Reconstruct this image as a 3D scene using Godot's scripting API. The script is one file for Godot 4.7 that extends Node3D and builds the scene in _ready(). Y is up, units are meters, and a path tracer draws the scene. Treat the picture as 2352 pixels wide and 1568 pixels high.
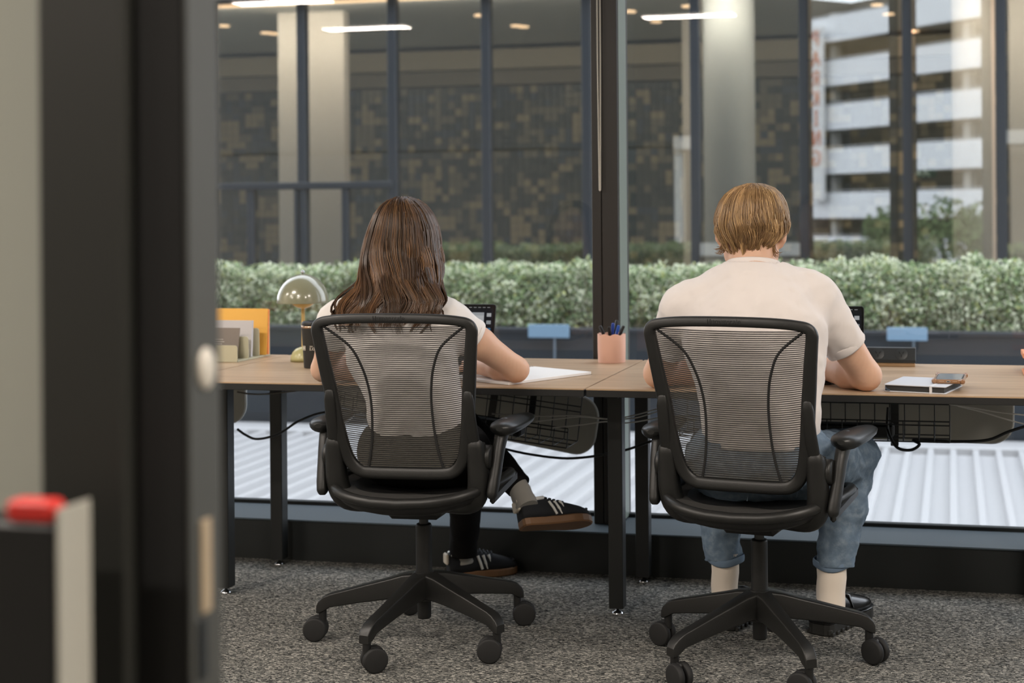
extends Node3D

# ---------------------------------------------------------------- mesh builder
class G:
	var v := PackedVector3Array()
	var ix := PackedInt32Array()
	var uv := PackedVector2Array()
	var co := PackedColorArray()
	var tint := Color(1, 1, 1)
	var colored := false

	func p(a: Vector3, t := Vector2.ZERO) -> int:
		v.append(a)
		uv.append(t)
		co.append(tint)
		return v.size() - 1

	func tri(a: int, b: int, c: int) -> void:
		ix.append(a)
		ix.append(b)
		ix.append(c)

	func quad(a: int, b: int, c: int, d: int) -> void:
		tri(a, b, c)
		tri(a, c, d)

	func face(pts: Array) -> void:
		var s := v.size()
		for q in pts:
			p(q)
		for i in range(1, pts.size() - 1):
			tri(s, s + i, s + i + 1)

	# turn the triangles added since i0 so that they face outwards
	func fix(i0: int) -> void:
		var m := Vector3.ZERO
		for k in range(i0, ix.size()):
			m += v[ix[k]]
		m /= maxf(1.0, ix.size() - i0)
		var vol := 0.0
		for k in range(i0, ix.size(), 3):
			vol += (v[ix[k]] - m).dot((v[ix[k + 1]] - m).cross(v[ix[k + 2]] - m))
		if vol < 0.0:
			for k in range(i0, ix.size(), 3):
				var t := ix[k + 1]
				ix[k + 1] = ix[k + 2]
				ix[k + 2] = t

	func box(c: Vector3, size: Vector3, b := Basis(), bev := 0.0) -> G:
		var i0 := ix.size()
		var h := size * 0.5
		bev = minf(bev, minf(h.x, minf(h.y, h.z)) * 0.95)
		if bev <= 0.0:
			for ax in 3:
				for sg in [-1.0, 1.0]:
					var q := []
					for e in [[-1, -1], [1, -1], [1, 1], [-1, 1]]:
						var w := Vector3.ZERO
						w[ax] = sg * h[ax]
						w[(ax + 1) % 3] = e[0] * h[(ax + 1) % 3] * sg
						w[(ax + 2) % 3] = e[1] * h[(ax + 2) % 3]
						q.append(c + b * w)
					face(q)
			fix(i0)
			return self
		var pt := func(s: Vector3, ax: int) -> Vector3:
			var w := Vector3(s.x * (h.x - bev), s.y * (h.y - bev), s.z * (h.z - bev))
			w[ax] = s[ax] * h[ax]
			return c + b * w
		for ax in 3:
			for sg in [-1.0, 1.0]:
				var q := []
				for e in [[-1, -1], [1, -1], [1, 1], [-1, 1]]:
					var s := Vector3.ZERO
					s[ax] = sg
					s[(ax + 1) % 3] = e[0] * sg
					s[(ax + 2) % 3] = e[1]
					q.append(pt.call(s, ax))
				face(q)
		for ax in 3:
			var a1 := (ax + 1) % 3
			var a2 := (ax + 2) % 3
			for s1 in [-1.0, 1.0]:
				for s2 in [-1.0, 1.0]:
					var s := Vector3.ZERO
					s[a1] = s1
					s[a2] = s2
					var lo := s
					lo[ax] = -1.0
					var hi := s
					hi[ax] = 1.0
					var q := [pt.call(lo, a1), pt.call(hi, a1), pt.call(hi, a2), pt.call(lo, a2)]
					if s1 * s2 > 0:
						q.reverse()
					q.reverse()
					face(q)
		for sx in [-1.0, 1.0]:
			for sy in [-1.0, 1.0]:
				for sz in [-1.0, 1.0]:
					var s := Vector3(sx, sy, sz)
					var q := [pt.call(s, 0), pt.call(s, 1), pt.call(s, 2)]
					if sx * sy * sz < 0:
						q.reverse()
					face(q)
		fix(i0)
		return self

	# rings of equal size joined into a skin; smooth along both ways
	func loft(rings: Array, caps := true, closed := false, ring_closed := true) -> G:
		var i0 := ix.size()
		var n: int = rings[0].size()
		var m := rings.size()
		var s := v.size()
		for i in m:
			for j in n:
				p(rings[i][j], Vector2(float(j) / n, float(i) / m))
		for i in (m if closed else m - 1):
			var k := (i + 1) % m
			for j in (n if ring_closed else n - 1):
				var l := (j + 1) % n
				quad(s + i * n + j, s + i * n + l, s + k * n + l, s + k * n + j)
		if caps and not closed:
			for e in [0, m - 1]:
				var c := Vector3.ZERO
				for q in rings[e]:
					c += q
				c /= n
				var a := v.size()
				for q in rings[e]:
					p(q)
				var cc := p(c)
				for j in n:
					if e == 0:
						tri(a + (j + 1) % n, a + j, cc)
					else:
						tri(a + j, a + (j + 1) % n, cc)
		fix(i0)
		return self

	# a tube through pts; radius a number or one per point; sec = width and height factors of the section; up orients it
	func tube(pts: Array, radius, sides := 8, closed := false, sec := Vector2.ONE, up := Vector3.ZERO, caps := true, power := 1.0) -> G:
		var rings := []
		var n := pts.size()
		var last := Vector3.ZERO
		for i in n:
			var a: Vector3 = pts[(i - 1 + n) % n] if closed or i > 0 else pts[0]
			var b: Vector3 = pts[(i + 1) % n] if closed or i < n - 1 else pts[n - 1]
			var t := (b - a).normalized()
			var side: Vector3
			if up != Vector3.ZERO:
				side = t.cross(up)
				if side.length() < 0.01:
					side = t.cross(Vector3(0.3, 0.2, 1))
			elif i == 0:
				side = t.cross(Vector3.UP if absf(t.y) < 0.9 else Vector3.RIGHT)
			else:
				side = last - t * last.dot(t)
			side = side.normalized()
			last = side
			var nrm := side.cross(t)
			var r: float = radius[i] if radius is Array or radius is PackedFloat32Array else radius
			var ring := PackedVector3Array()
			for j in sides:
				var an := TAU * j / sides
				var cx := cos(an)
				var cy := sin(an)
				if power != 1.0:
					cx = signf(cx) * pow(absf(cx), power)
					cy = signf(cy) * pow(absf(cy), power)
				ring.append(pts[i] + side * (cx * r * sec.x) + nrm * (cy * r * sec.y))
			rings.append(ring)
		return loft(rings, caps, closed)

	func lathe(prof: Array, o: Vector3, segs := 24, b := Basis()) -> G:
		var rings := []
		for q in prof:
			var ring := PackedVector3Array()
			for j in segs:
				var an := TAU * j / segs
				ring.append(o + b * Vector3(cos(an) * maxf(q.x, 0.0001), q.y, sin(an) * maxf(q.x, 0.0001)))
			rings.append(ring)
		return loft(rings, true)

	func ball(c: Vector3, r: Vector3, b := Basis(), segs := 14, rows := 8) -> G:
		var prof := []
		for i in rows + 1:
			var a := PI * i / rows
			prof.append([sin(a), -cos(a)])
		var rings := []
		for q in prof:
			var ring := PackedVector3Array()
			for j in segs:
				var an := TAU * j / segs
				ring.append(c + b * (Vector3(cos(an) * maxf(q[0], 0.001), q[1], sin(an) * maxf(q[0], 0.001)) * r))
			rings.append(ring)
		return loft(rings, true)

	# a 2D outline in the local XY plane of t, extruded along local Z by depth about the middle, edges rounded by bev
	func prism(poly: PackedVector2Array, t: Transform3D, depth: float, bev := 0.0) -> G:
		var i0 := ix.size()
		var n := poly.size()
		if Geometry2D.is_polygon_clockwise(poly):
			poly = poly.duplicate()
			poly.reverse()
		var inn := PackedVector2Array()
		for i in n:
			var e1 := (poly[i] - poly[(i - 1 + n) % n]).normalized()
			var e2 := (poly[(i + 1) % n] - poly[i]).normalized()
			var nn := Vector2(e1.y + e2.y, -e1.x - e2.x)
			nn = nn.normalized() / maxf(0.35, sqrt(maxf(0.0, (1.0 + e1.dot(e2)) * 0.5)))
			inn.append(poly[i] - nn * bev)
		var h := depth * 0.5
		var levels := [[inn, h], [poly, h - bev], [poly, -h + bev], [inn, -h]] if bev > 0 else [[poly, h], [poly, -h]]
		for k in levels.size() - 1:
			for i in n:
				var j := (i + 1) % n
				var A: PackedVector2Array = levels[k][0]
				var B: PackedVector2Array = levels[k + 1][0]
				face([t * Vector3(A[i].x, A[i].y, levels[k][1]), t * Vector3(B[i].x, B[i].y, levels[k + 1][1]), t * Vector3(B[j].x, B[j].y, levels[k + 1][1]), t * Vector3(A[j].x, A[j].y, levels[k][1])])
		var tr := Geometry2D.triangulate_polygon(inn if bev > 0 else poly)
		var cap: PackedVector2Array = inn if bev > 0 else poly
		var s := v.size()
		for q in cap:
			p(t * Vector3(q.x, q.y, h))
		var s2 := v.size()
		for q in cap:
			p(t * Vector3(q.x, q.y, -h))
		for k in range(0, tr.size(), 3):
			var b := tr[k + 1]
			var c := tr[k + 2]
			if (cap[b] - cap[tr[k]]).cross(cap[c] - cap[tr[k]]) < 0.0:
				b = tr[k + 2]
				c = tr[k + 1]
			tri(s + tr[k], s + b, s + c)
			tri(s2 + tr[k], s2 + c, s2 + b)
		fix(i0)
		return self

	func add(other: G, t := Transform3D()) -> G:
		var s := v.size()
		v.append_array(t * other.v)
		uv.append_array(other.uv)
		co.append_array(other.co)
		for k in other.ix:
			ix.append(k + s)
		return self

	func mesh() -> ArrayMesh:
		var nr := PackedVector3Array()
		nr.resize(v.size())
		for k in range(0, ix.size(), 3):
			var a := ix[k]
			var b := ix[k + 1]
			var c := ix[k + 2]
			var n := (v[b] - v[a]).cross(v[c] - v[a])
			nr[a] += n
			nr[b] += n
			nr[c] += n
		for i in nr.size():
			nr[i] = nr[i].normalized() if nr[i].length_squared() > 0.0 else Vector3.UP
		var flipped := ix.duplicate()
		for k in range(0, ix.size(), 3):
			flipped[k + 1] = ix[k + 2]
			flipped[k + 2] = ix[k + 1]
		var arr := []
		arr.resize(Mesh.ARRAY_MAX)
		arr[Mesh.ARRAY_VERTEX] = v
		arr[Mesh.ARRAY_NORMAL] = nr
		arr[Mesh.ARRAY_TEX_UV] = uv
		if colored:
			arr[Mesh.ARRAY_COLOR] = co
		arr[Mesh.ARRAY_INDEX] = flipped
		var am := ArrayMesh.new()
		am.add_surface_from_arrays(Mesh.PRIMITIVE_TRIANGLES, arr)
		return am

# ---------------------------------------------------------------- nodes
func obj(called: String, g, m: Material, parent: Node = self) -> MeshInstance3D:
	var o := MeshInstance3D.new()
	o.name = called
	o.mesh = g.mesh() if g is G else g
	o.material_override = m
	parent.add_child(o, true)
	return o

func tag(o: Node, label: String, category := "", group := "", kind := "") -> Node:
	if label:
		o.set_meta("label", label)
	if category:
		o.set_meta("category", category)
	if group:
		o.set_meta("group", group)
	if kind:
		o.set_meta("kind", kind)
	return o

func thing(called: String, label: String, category: String, where := Vector3.ZERO, turn := 0.0, group := "") -> Node3D:
	var o := Node3D.new()
	o.name = called
	add_child(o, true)
	o.position = where
	o.rotation.y = turn
	tag(o, label, category, group)
	return o

func struct(called: String, g, m: Material, label := "") -> MeshInstance3D:
	var o := obj(called, g, m)
	tag(o, label, "", "", "structure")
	return o

func mat(c: Color, rough := 0.6, metal := 0.0, spec := 0.5) -> StandardMaterial3D:
	var m := StandardMaterial3D.new()
	m.albedo_color = c
	m.roughness = rough
	m.metallic = metal
	m.metallic_specular = spec
	return m

func rgb(r: int, g: int, b: int) -> Color:
	return Color(r / 255.0, g / 255.0, b / 255.0)

func lin(c: Color) -> Color:
	return c.srgb_to_linear()

func noise_tex(freq: float, size := 512, ramp := [], as_normal := false, seed_ := 1, octaves := 4, kind := FastNoiseLite.TYPE_SIMPLEX_SMOOTH) -> NoiseTexture2D:
	var t := NoiseTexture2D.new()
	var n := FastNoiseLite.new()
	n.noise_type = kind
	n.frequency = freq
	n.seed = seed_
	n.fractal_octaves = octaves
	t.width = size
	t.height = size
	t.seamless = true
	t.as_normal_map = as_normal
	if ramp:
		var g := Gradient.new()
		g.offsets = PackedFloat32Array(ramp[0])
		g.colors = PackedColorArray(ramp[1])
		t.color_ramp = g
	t.noise = n
	return t

func fine(m: StandardMaterial3D, tex: Texture2D, scale: float, depth: float) -> StandardMaterial3D:
	m.heightmap_enabled = true
	m.heightmap_texture = tex
	m.heightmap_scale = depth
	m.uv1_triplanar = true
	m.uv1_scale = Vector3.ONE * scale
	return m

func round_rect(w: float, h: float, r, n := 5) -> PackedVector2Array:
	var out := PackedVector2Array()
	var rr: Array = r if r is Array else [r, r, r, r]   # top right, top left, bottom left, bottom right
	var corners := [[1, 1, 0.0], [-1, 1, PI / 2], [-1, -1, PI], [1, -1, PI * 1.5]]
	for k in 4:
		var q = corners[k]
		var c := Vector2(q[0] * (w / 2 - rr[k]), q[1] * (h / 2 - rr[k]))
		for i in n + 1:
			var a: float = q[2] + PI / 2 * i / n
			out.append(c + Vector2(cos(a), sin(a)) * rr[k])
	return out

func curve(pts: Array, per := 6, closed := false) -> Array:
	var out := []
	var n := pts.size()
	for i in (n if closed else n - 1):
		var a = pts[(i - 1 + n) % n] if closed or i > 0 else pts[0]
		var b = pts[i]
		var c = pts[(i + 1) % n]
		var d = pts[(i + 2) % n] if closed or i < n - 2 else pts[n - 1]
		for k in per:
			var t := float(k) / per
			out.append(0.5 * ((2.0 * b) + (c - a) * t + (2.0 * a - 5.0 * b + 4.0 * c - d) * t * t + (3.0 * b - a - 3.0 * c + d) * t * t * t))
	if not closed:
		out.append(pts[n - 1])
	return out

func look(along: Vector3, up := Vector3.UP) -> Basis:
	# local z = along
	var z := along.normalized()
	var x := up.cross(z)
	if x.length() < 0.001:
		x = Vector3.RIGHT.cross(z)
	x = x.normalized()
	return Basis(x, z.cross(x), z)

# ---------------------------------------------------------------- the camera's geometry, read from the photograph
const FPX := 3256.0
const PX := 1484.4
const PY := 488.0
const ROLL := 0.0079
const YAW := 0.212
const EYE := Vector3(0, 1.2245, 3.9455)

func sight(ix: float, iy: float) -> Vector3:
	var a := ix - PX
	var b := iy - PY
	var u := (a * cos(ROLL) - b * sin(ROLL)) / FPX
	var w := (a * sin(ROLL) + b * cos(ROLL)) / FPX
	return Vector3(-sin(YAW) + u * cos(YAW), -w, -cos(YAW) - u * sin(YAW))

func at(ix: float, iy: float, z: float) -> Vector3:
	var d := sight(ix, iy)
	return EYE + d * ((z - EYE.z) / d.z)

func aty(ix: float, iy: float, y: float) -> Vector3:
	var d := sight(ix, iy)
	return EYE + d * ((y - EYE.y) / d.y)

# ---------------------------------------------------------------- bodies: tapered capsules joined by a smooth minimum, meshed as surface nets
# bone: [a, b, radius a, radius b, blend, Vector3 scale of the section (optional)]
func blob(g: G, bones: Array, cell: float, wrinkle := 0.0, wseed := 3, wfreq := 18.0) -> G:
	var lo := Vector3.ONE * 1e9
	var hi := -lo
	for b in bones:
		var r: float = maxf(b[2], b[3]) * 1.0
		var sc: Vector3 = b[5] if b.size() > 5 else Vector3.ONE
		for q in [b[0], b[1]]:
			lo = lo.min(q - sc * r)
			hi = hi.max(q + sc * r)
	lo -= Vector3.ONE * cell * 3.0
	hi += Vector3.ONE * cell * 3.0
	var nx := int((hi.x - lo.x) / cell) + 2
	var ny := int((hi.y - lo.y) / cell) + 2
	var nz := int((hi.z - lo.z) / cell) + 2
	var f := PackedFloat32Array()
	f.resize(nx * ny * nz)
	f.fill(1.0)
	for b in bones:
		var a: Vector3 = b[0]
		var e: Vector3 = b[1]
		var ra: float = b[2]
		var rb: float = b[3]
		var k: float = maxf(absf(b[4]), 0.0001)
		var cut: bool = b[4] < 0.0
		var sc: Vector3 = b[5] if b.size() > 5 else Vector3.ONE
		var ms := minf(sc.x, minf(sc.y, sc.z))
		var pad := maxf(ra, rb)
		var l := (a.min(e) - sc * pad - Vector3.ONE * (k + cell * 2.5) - lo) / cell
		var h := (a.max(e) + sc * pad + Vector3.ONE * (k + cell * 2.5) - lo) / cell
		var x0 := maxi(0, int(l.x))
		var x1 := mini(nx - 1, int(h.x) + 1)
		var y0 := maxi(0, int(l.y))
		var y1 := mini(ny - 1, int(h.y) + 1)
		var z0 := maxi(0, int(l.z))
		var z1 := mini(nz - 1, int(h.z) + 1)
		var isc := Vector3.ONE / sc
		var ba := (e - a) * isc
		var bb := maxf(ba.length_squared(), 1e-9)
		var dr := rb - ra
		for z in range(z0, z1 + 1):
			for y in range(y0, y1 + 1):
				var row := (z * ny + y) * nx
				var base := Vector3(lo.x, lo.y + y * cell, lo.z + z * cell) - a
				for x in range(x0, x1 + 1):
					var pa := Vector3(base.x + x * cell, base.y, base.z) * isc
					var t := clampf(pa.dot(ba) / bb, 0.0, 1.0)
					var d := ((pa - ba * t).length() - ra - dr * t) * ms
					var o := f[row + x]
					if cut:
						f[row + x] = maxf(o, -d)
					elif absf(o - d) < k:
						var w := (k - absf(o - d)) / k
						f[row + x] = minf(o, d) - w * w * k * 0.25
					elif d < o:
						f[row + x] = d
	var ids := {}
	var s0 := g.v.size()
	var i0 := g.ix.size()
	var off := [0, 1, nx, nx + 1, nx * ny, nx * ny + 1, nx * ny + nx, nx * ny + nx + 1]
	var edges := [[0, 1], [2, 3], [4, 5], [6, 7], [0, 2], [1, 3], [4, 6], [5, 7], [0, 4], [1, 5], [2, 6], [3, 7]]
	for z in nz - 1:
		for y in ny - 1:
			var row := (z * ny + y) * nx
			for x in nx - 1:
				var at_ := row + x
				var neg := 0
				# quick reject far from the surface
				var f0 := f[at_]
				if absf(f0) > cell * 3.0:
					continue
				for o in off:
					if f[at_ + o] < 0.0:
						neg += 1
				if neg == 0 or neg == 8:
					continue
				var sum := Vector3.ZERO
				var cnt := 0
				for ed in edges:
					var fa := f[at_ + off[ed[0]]]
					var fb := f[at_ + off[ed[1]]]
					if (fa < 0.0) != (fb < 0.0):
						var t := fa / (fa - fb)
						var ca := Vector3(ed[0] & 1, (ed[0] >> 1) & 1, ed[0] >> 2)
						var cb := Vector3(ed[1] & 1, (ed[1] >> 1) & 1, ed[1] >> 2)
						sum += ca.lerp(cb, t)
						cnt += 1
				ids[at_] = g.p(lo + (Vector3(x, y, z) + sum / cnt) * cell)
	var sx := 1
	var sy := nx
	var sz := nx * ny
	for key in ids:
		var at_: int = key
		# the three edges that leave this cell's first corner
		for ax in 3:
			var st: int = [sx, sy, sz][ax]
			var u: int = [sy, sz, sx][ax]
			var w: int = [sz, sx, sy][ax]
			var na := f[at_] < 0.0
			var nb := f[at_ + st] < 0.0
			if na == nb:
				continue
			if not (ids.has(at_ - u) and ids.has(at_ - w) and ids.has(at_ - u - w)):
				continue
			if na:
				g.quad(ids[at_], ids[at_ - u], ids[at_ - u - w], ids[at_ - w])
			else:
				g.quad(ids[at_], ids[at_ - w], ids[at_ - u - w], ids[at_ - u])
	g.fix(i0)
	if wrinkle > 0.0:
		var nz_ := FastNoiseLite.new()
		nz_.seed = wseed
		nz_.frequency = wfreq * 0.1
		nz_.fractal_octaves = 3
		for i in range(s0, g.v.size()):
			var q := g.v[i]
			var c := Vector3(nz_.get_noise_3d(q.x * 10, q.y * 10, q.z * 10), nz_.get_noise_3d(q.x * 10 + 50, q.y * 10, q.z * 10), nz_.get_noise_3d(q.x * 10, q.y * 10 + 50, q.z * 10))
			g.v[i] = q + c * wrinkle
	return g

# ---------------------------------------------------------------- the scene
var M := {}
var rng := RandomNumberGenerator.new()

func _ready() -> void:
	rng.seed = 20240
	camera_and_light()
	materials()
	room()
	ceiling_lights()
	foreground()
	outside()
	opposite_building()
	car_park()
	desks()
	desk_things()
	office_chair("office_chair", Vector3(-1.487, 0, 0.105), 0.05, -0.1715, "black office chair with striped mesh back that the woman sits on")
	office_chair("office_chair", Vector3(-0.516, 0, 0.127), -0.17, -0.6985, "black office chair with striped mesh back that the man in jeans sits on", -0.5)
	woman()
	man()

func camera_and_light() -> void:
	var cam := Camera3D.new()
	cam.name = "camera"
	add_child(cam)
	var att := CameraAttributesPhysical.new()
	att.frustum_focal_length = 50.0
	att.frustum_focus_distance = 3.75
	att.exposure_aperture = 3.4
	att.frustum_near = 0.05
	att.frustum_far = 400.0
	cam.attributes = att
	cam.projection = Camera3D.PROJECTION_FRUSTUM
	cam.near = 0.05
	cam.far = 400.0
	cam.size = 0.05 * 1568.0 / FPX
	cam.frustum_offset = Vector2((1176.0 - PX) / FPX, (PY - 784.0) / FPX) * 0.05
	cam.position = EYE
	cam.basis = Basis(Vector3.UP, YAW) * Basis(Vector3.BACK, -ROLL)
	cam.current = true
	var env := Environment.new()
	env.background_mode = Environment.BG_SKY
	var sky := Sky.new()
	var sm := ProceduralSkyMaterial.new()
	sm.sky_top_color = rgb(219, 226, 235)
	sm.sky_horizon_color = rgb(222, 227, 233)
	sm.ground_horizon_color = rgb(150, 150, 148)
	sm.ground_bottom_color = rgb(120, 120, 118)
	sm.sun_angle_max = 0.0
	sm.sky_energy_multiplier = 1.95
	sm.ground_energy_multiplier = 0.6
	sky.sky_material = sm
	env.sky = sky
	env.tonemap_mode = Environment.TONE_MAPPER_LINEAR
	env.tonemap_exposure = 1.08
	env.sdfgi_enabled = true
	env.ssao_enabled = true
	env.ssil_enabled = true
	var we := WorldEnvironment.new()
	we.name = "overcast_sky"
	we.environment = env
	add_child(we)

func materials() -> void:
	var grain := noise_tex(0.12, 256, [], false, 5, 3)
	M.plastic = fine(mat(rgb(25, 25, 24), 0.42, 0.0, 0.5), grain, 12.0, 0.02)
	M.plastic_dark = mat(rgb(17, 17, 17), 0.5)
	M.rubber = mat(rgb(21, 21, 21), 0.7)
	M.black_metal = fine(mat(rgb(26, 28, 28), 0.42, 0.0, 0.5), grain, 14.0, 0.015)
	M.chrome = mat(rgb(200, 200, 202), 0.18, 1.0)
	M.frame_dark = fine(mat(rgb(27, 23, 19), 0.45), grain, 9.0, 0.01)
	M.frame_blue = mat(rgb(50, 58, 66), 0.45)
	M.lit_side = mat(rgb(112, 122, 114), 0.4)  # paler than the mullion: window light put into the colour
	M.sill = fine(mat(rgb(62, 72, 78), 0.5), grain, 6.0, 0.02)
	M.sill_front = fine(mat(rgb(24, 28, 28), 0.6), grain, 6.0, 0.02)
	M.paint = fine(mat(rgb(208, 204, 194), 0.75), grain, 4.0, 0.02)
	M.ceiling = mat(rgb(190, 188, 182), 0.9)
	M.carpet = carpet_material()
	M.glass = mat(Color(0.93, 0.96, 0.95, 0.02), 0.0)
	M.glass.transparency = BaseMaterial3D.TRANSPARENCY_ALPHA
	M.coated = mat(Color(0.86, 0.9, 0.9, 0.0), 0.0)
	M.coated.refraction_enabled = true
	M.coated.refraction_scale = 0.18
	M.coated.transparency = BaseMaterial3D.TRANSPARENCY_ALPHA
	M.wood = wood_material()
	M.white_metal = mat(rgb(232, 232, 234), 0.45)

func carpet_material() -> StandardMaterial3D:
	var n := 768
	var im := Image.create(n, n, false, Image.FORMAT_RGB8)
	var hm := Image.create(n, n, false, Image.FORMAT_RGB8)
	var r := RandomNumberGenerator.new()
	r.seed = 77
	im.fill(rgb(106, 106, 103))
	hm.fill(Color(0.25, 0.25, 0.25))
	var pal := [rgb(80, 81, 79), rgb(106, 106, 103), rgb(130, 129, 124), rgb(154, 152, 145), rgb(178, 175, 167), rgb(48, 49, 49)]
	for k in 42000:
		var x := r.randi_range(0, n - 1)
		var y := r.randi_range(0, n - 1)
		var w := r.randi_range(3, 9)
		var h := r.randi_range(2, 4)
		var c: Color = pal[r.randi_range(0, 5)]
		var z := r.randf_range(0.2, 1.0)
		for e in [[0, 0], [-n, 0], [0, -n]]:
			im.fill_rect(Rect2i(x + e[0], y + e[1], w, h), c)
			hm.fill_rect(Rect2i(x + e[0], y + e[1], w, h), Color(z, z, z))
	var m := mat(Color(1, 1, 1), 0.95, 0.0, 0.2)
	m.albedo_texture = ImageTexture.create_from_image(im)
	m.heightmap_enabled = true
	m.heightmap_texture = ImageTexture.create_from_image(hm)
	m.heightmap_scale = 0.6
	m.uv1_triplanar = true
	m.uv1_world_triplanar = true
	m.uv1_scale = Vector3.ONE / 0.9
	return m

func wood_material() -> StandardMaterial3D:
	var w := 1024
	var h := 512
	var im := Image.create(w, h, false, Image.FORMAT_RGB8)
	var a := FastNoiseLite.new()
	a.seed = 4
	a.frequency = 0.02
	a.fractal_octaves = 4
	var b := FastNoiseLite.new()
	b.seed = 9
	b.frequency = 0.006
	var lo := rgb(158, 131, 103)
	var hi := rgb(196, 168, 138)
	for y in h:
		for x in w:
			var t := 0.5 + 0.55 * a.get_noise_2d(x * 0.12, y * 3.2) + 0.35 * b.get_noise_2d(x * 0.3, y * 1.5)
			im.set_pixel(x, y, lo.lerp(hi, clampf(t, 0.0, 1.0)))
	var m := mat(Color(1, 1, 1), 0.38, 0.0, 0.5)
	m.albedo_texture = ImageTexture.create_from_image(im)
	m.uv1_triplanar = true
	m.uv1_world_triplanar = true
	m.uv1_scale = Vector3(0.7, 1.4, 1.25)
	return m

# ---------------------------------------------------------------- room
const GLASS_Z := -0.97
const X0 := -6.2
const X1 := 3.2
const Z1 := 8.0

func room() -> void:
	var g := G.new().box(Vector3((X0 + X1) / 2, -0.1, (Z1 - 1.0) / 2), Vector3(X1 - X0 + 0.4, 0.2, Z1 + 1.2))
	struct("floor", g, M.carpet, "grey and beige loop pile carpet")
	g = G.new().box(Vector3((X0 + X1) / 2, 2.86, (Z1 - 1.0) / 2), Vector3(X1 - X0 + 0.4, 0.3, Z1 + 1.2))
	struct("ceiling", g, M.ceiling, "plain off white ceiling")
	g = G.new().box(Vector3((X0 + X1) / 2, 1.35, Z1 + 0.1), Vector3(X1 - X0 + 0.4, 3.0, 0.2))
	struct("wall_back", g, M.paint, "off white wall behind the desks")
	g = G.new().box(Vector3(X0 - 0.1, 1.35, (Z1 - 1.0) / 2), Vector3(0.2, 3.0, Z1 + 1.0))
	struct("wall_left", g, M.paint, "off white side wall")
	g = G.new().box(Vector3(X1 + 0.1, 1.35, (Z1 - 1.0) / 2), Vector3(0.2, 3.0, Z1 + 1.0))
	struct("wall_right", g, M.paint, "off white side wall by the window")
	# our own building from outside: above and below the window band, and at its ends
	var own := mat(rgb(44, 47, 48), 0.6)
	g = G.new().box(Vector3(-12, 8.35, -0.8), Vector3(40, 11.2, 0.4)).box(Vector3(-12, -1.6, -0.85), Vector3(40, 3.0, 0.3))
	g.box(Vector3(-19.2, 1.3, -0.85), Vector3(25.6, 3.0, 0.3)).box(Vector3(5.7, 1.3, -0.85), Vector3(4.6, 3.0, 0.3))
	struct("wall_front", g, own, "dark outer wall above and below the window band")
	# the boxed sill under the glass
	var sx := X1 - X0
	g = G.new().box(Vector3((X0 + X1) / 2, 0.069, -0.842), Vector3(sx, 0.138, 0.256))
	struct("baseboard_front", g, M.sill_front, "black boxed plinth under the window")
	g = G.new().box(Vector3((X0 + X1) / 2, 0.1415, -0.85), Vector3(sx, 0.007, 0.284), Basis(), 0.002)
	struct("trim_1", g, M.sill, "blue grey metal sill along the window")
	# mullions
	var n := 1
	for k in range(-2, 3):
		var x := -1.175 + k * 2.45
		if x < X0 or x > X1:
			continue
		n += 1
		g = G.new()
		g.box(Vector3(x - 0.0295, 1.43, -0.852), Vector3(0.035, 2.57, 0.043), Basis(), 0.002)
		g.box(Vector3(x + 0.0185, 1.43, -0.85), Vector3(0.057, 2.57, 0.047), Basis(), 0.002)
		g.box(Vector3(x, 1.43, -0.935), Vector3(0.094, 2.57, 0.123), Basis(), 0.002)
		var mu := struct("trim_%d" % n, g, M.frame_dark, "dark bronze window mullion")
		obj("lit_side", G.new().box(Vector3(x + 0.0478, 1.41, -0.905), Vector3(0.0016, 2.52, 0.115)), M.lit_side, mu)  # side face of the mullion, coloured as if lit from the window
	n += 1
	g = G.new().box(Vector3((X0 + X1) / 2, 2.68, -0.92), Vector3(sx, 0.06, 0.15), Basis(), 0.002)
	struct("trim_%d" % n, g, M.frame_dark, "dark bronze window head")
	n += 1
	g = G.new().box(Vector3((X0 + X1) / 2, 0.15, GLASS_Z), Vector3(sx, 0.016, 0.03), Basis(), 0.002)
	struct("trim_%d" % n, g, M.sill_front, "black glazing bead at the foot of the glass")
	# panes
	var edges := [X0]
	for k in range(-2, 3):
		var x := -1.175 + k * 2.45
		if x > X0 and x < X1:
			edges.append(x)
	edges.append(X1)
	for i in edges.size() - 1:
		var a: float = edges[i] + (0.047 if i > 0 else 0.0)
		var b: float = edges[i + 1] - (0.047 if i < edges.size() - 2 else 0.0)
		g = G.new()
		g.face([Vector3(a, 0.145, GLASS_Z), Vector3(b, 0.145, GLASS_Z), Vector3(b, 2.66, GLASS_Z), Vector3(a, 2.66, GLASS_Z)])
		struct("window_%d" % (i + 1), g, M.glass, "large clear window pane down to the sill")
	# bead chain of the roller blind
	var t := thing("blind_chain", "steel bead chain loop hanging in front of the window mullion", "chain", at(1378, 440, -0.81))
	var top := at(1376, -30, -0.81) - t.position
	var len_ := top.y + 0.3
	g = G.new()
	var cord := G.new()
	var bx := 0.0052
	for sgn in [-1.0, 1.0]:
		var y := 0.012
		while y < len_:
			var w := minf(1.0, 0.35 + y * 1.4)
			g.ball(Vector3(sgn * bx * w, y, 0), Vector3.ONE * 0.0027, Basis(), 6, 4)
			y += 0.0047
		cord.tube([Vector3(sgn * bx * 0.4, 0.01, 0), Vector3(sgn * bx, 0.4, 0), Vector3(sgn * bx, len_, 0)], 0.0006, 4)
	for k in 3:
		g.ball(Vector3((k - 1) * 0.0018, 0.004 + absf(k - 1) * 0.003, 0), Vector3.ONE * 0.0027, Basis(), 6, 4)
	var bm := mat(rgb(206, 202, 192), 0.4, 0.3)
	var bo := obj("beads", g, bm, t)
	tag(bo, "", "", "", "stuff")
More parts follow.
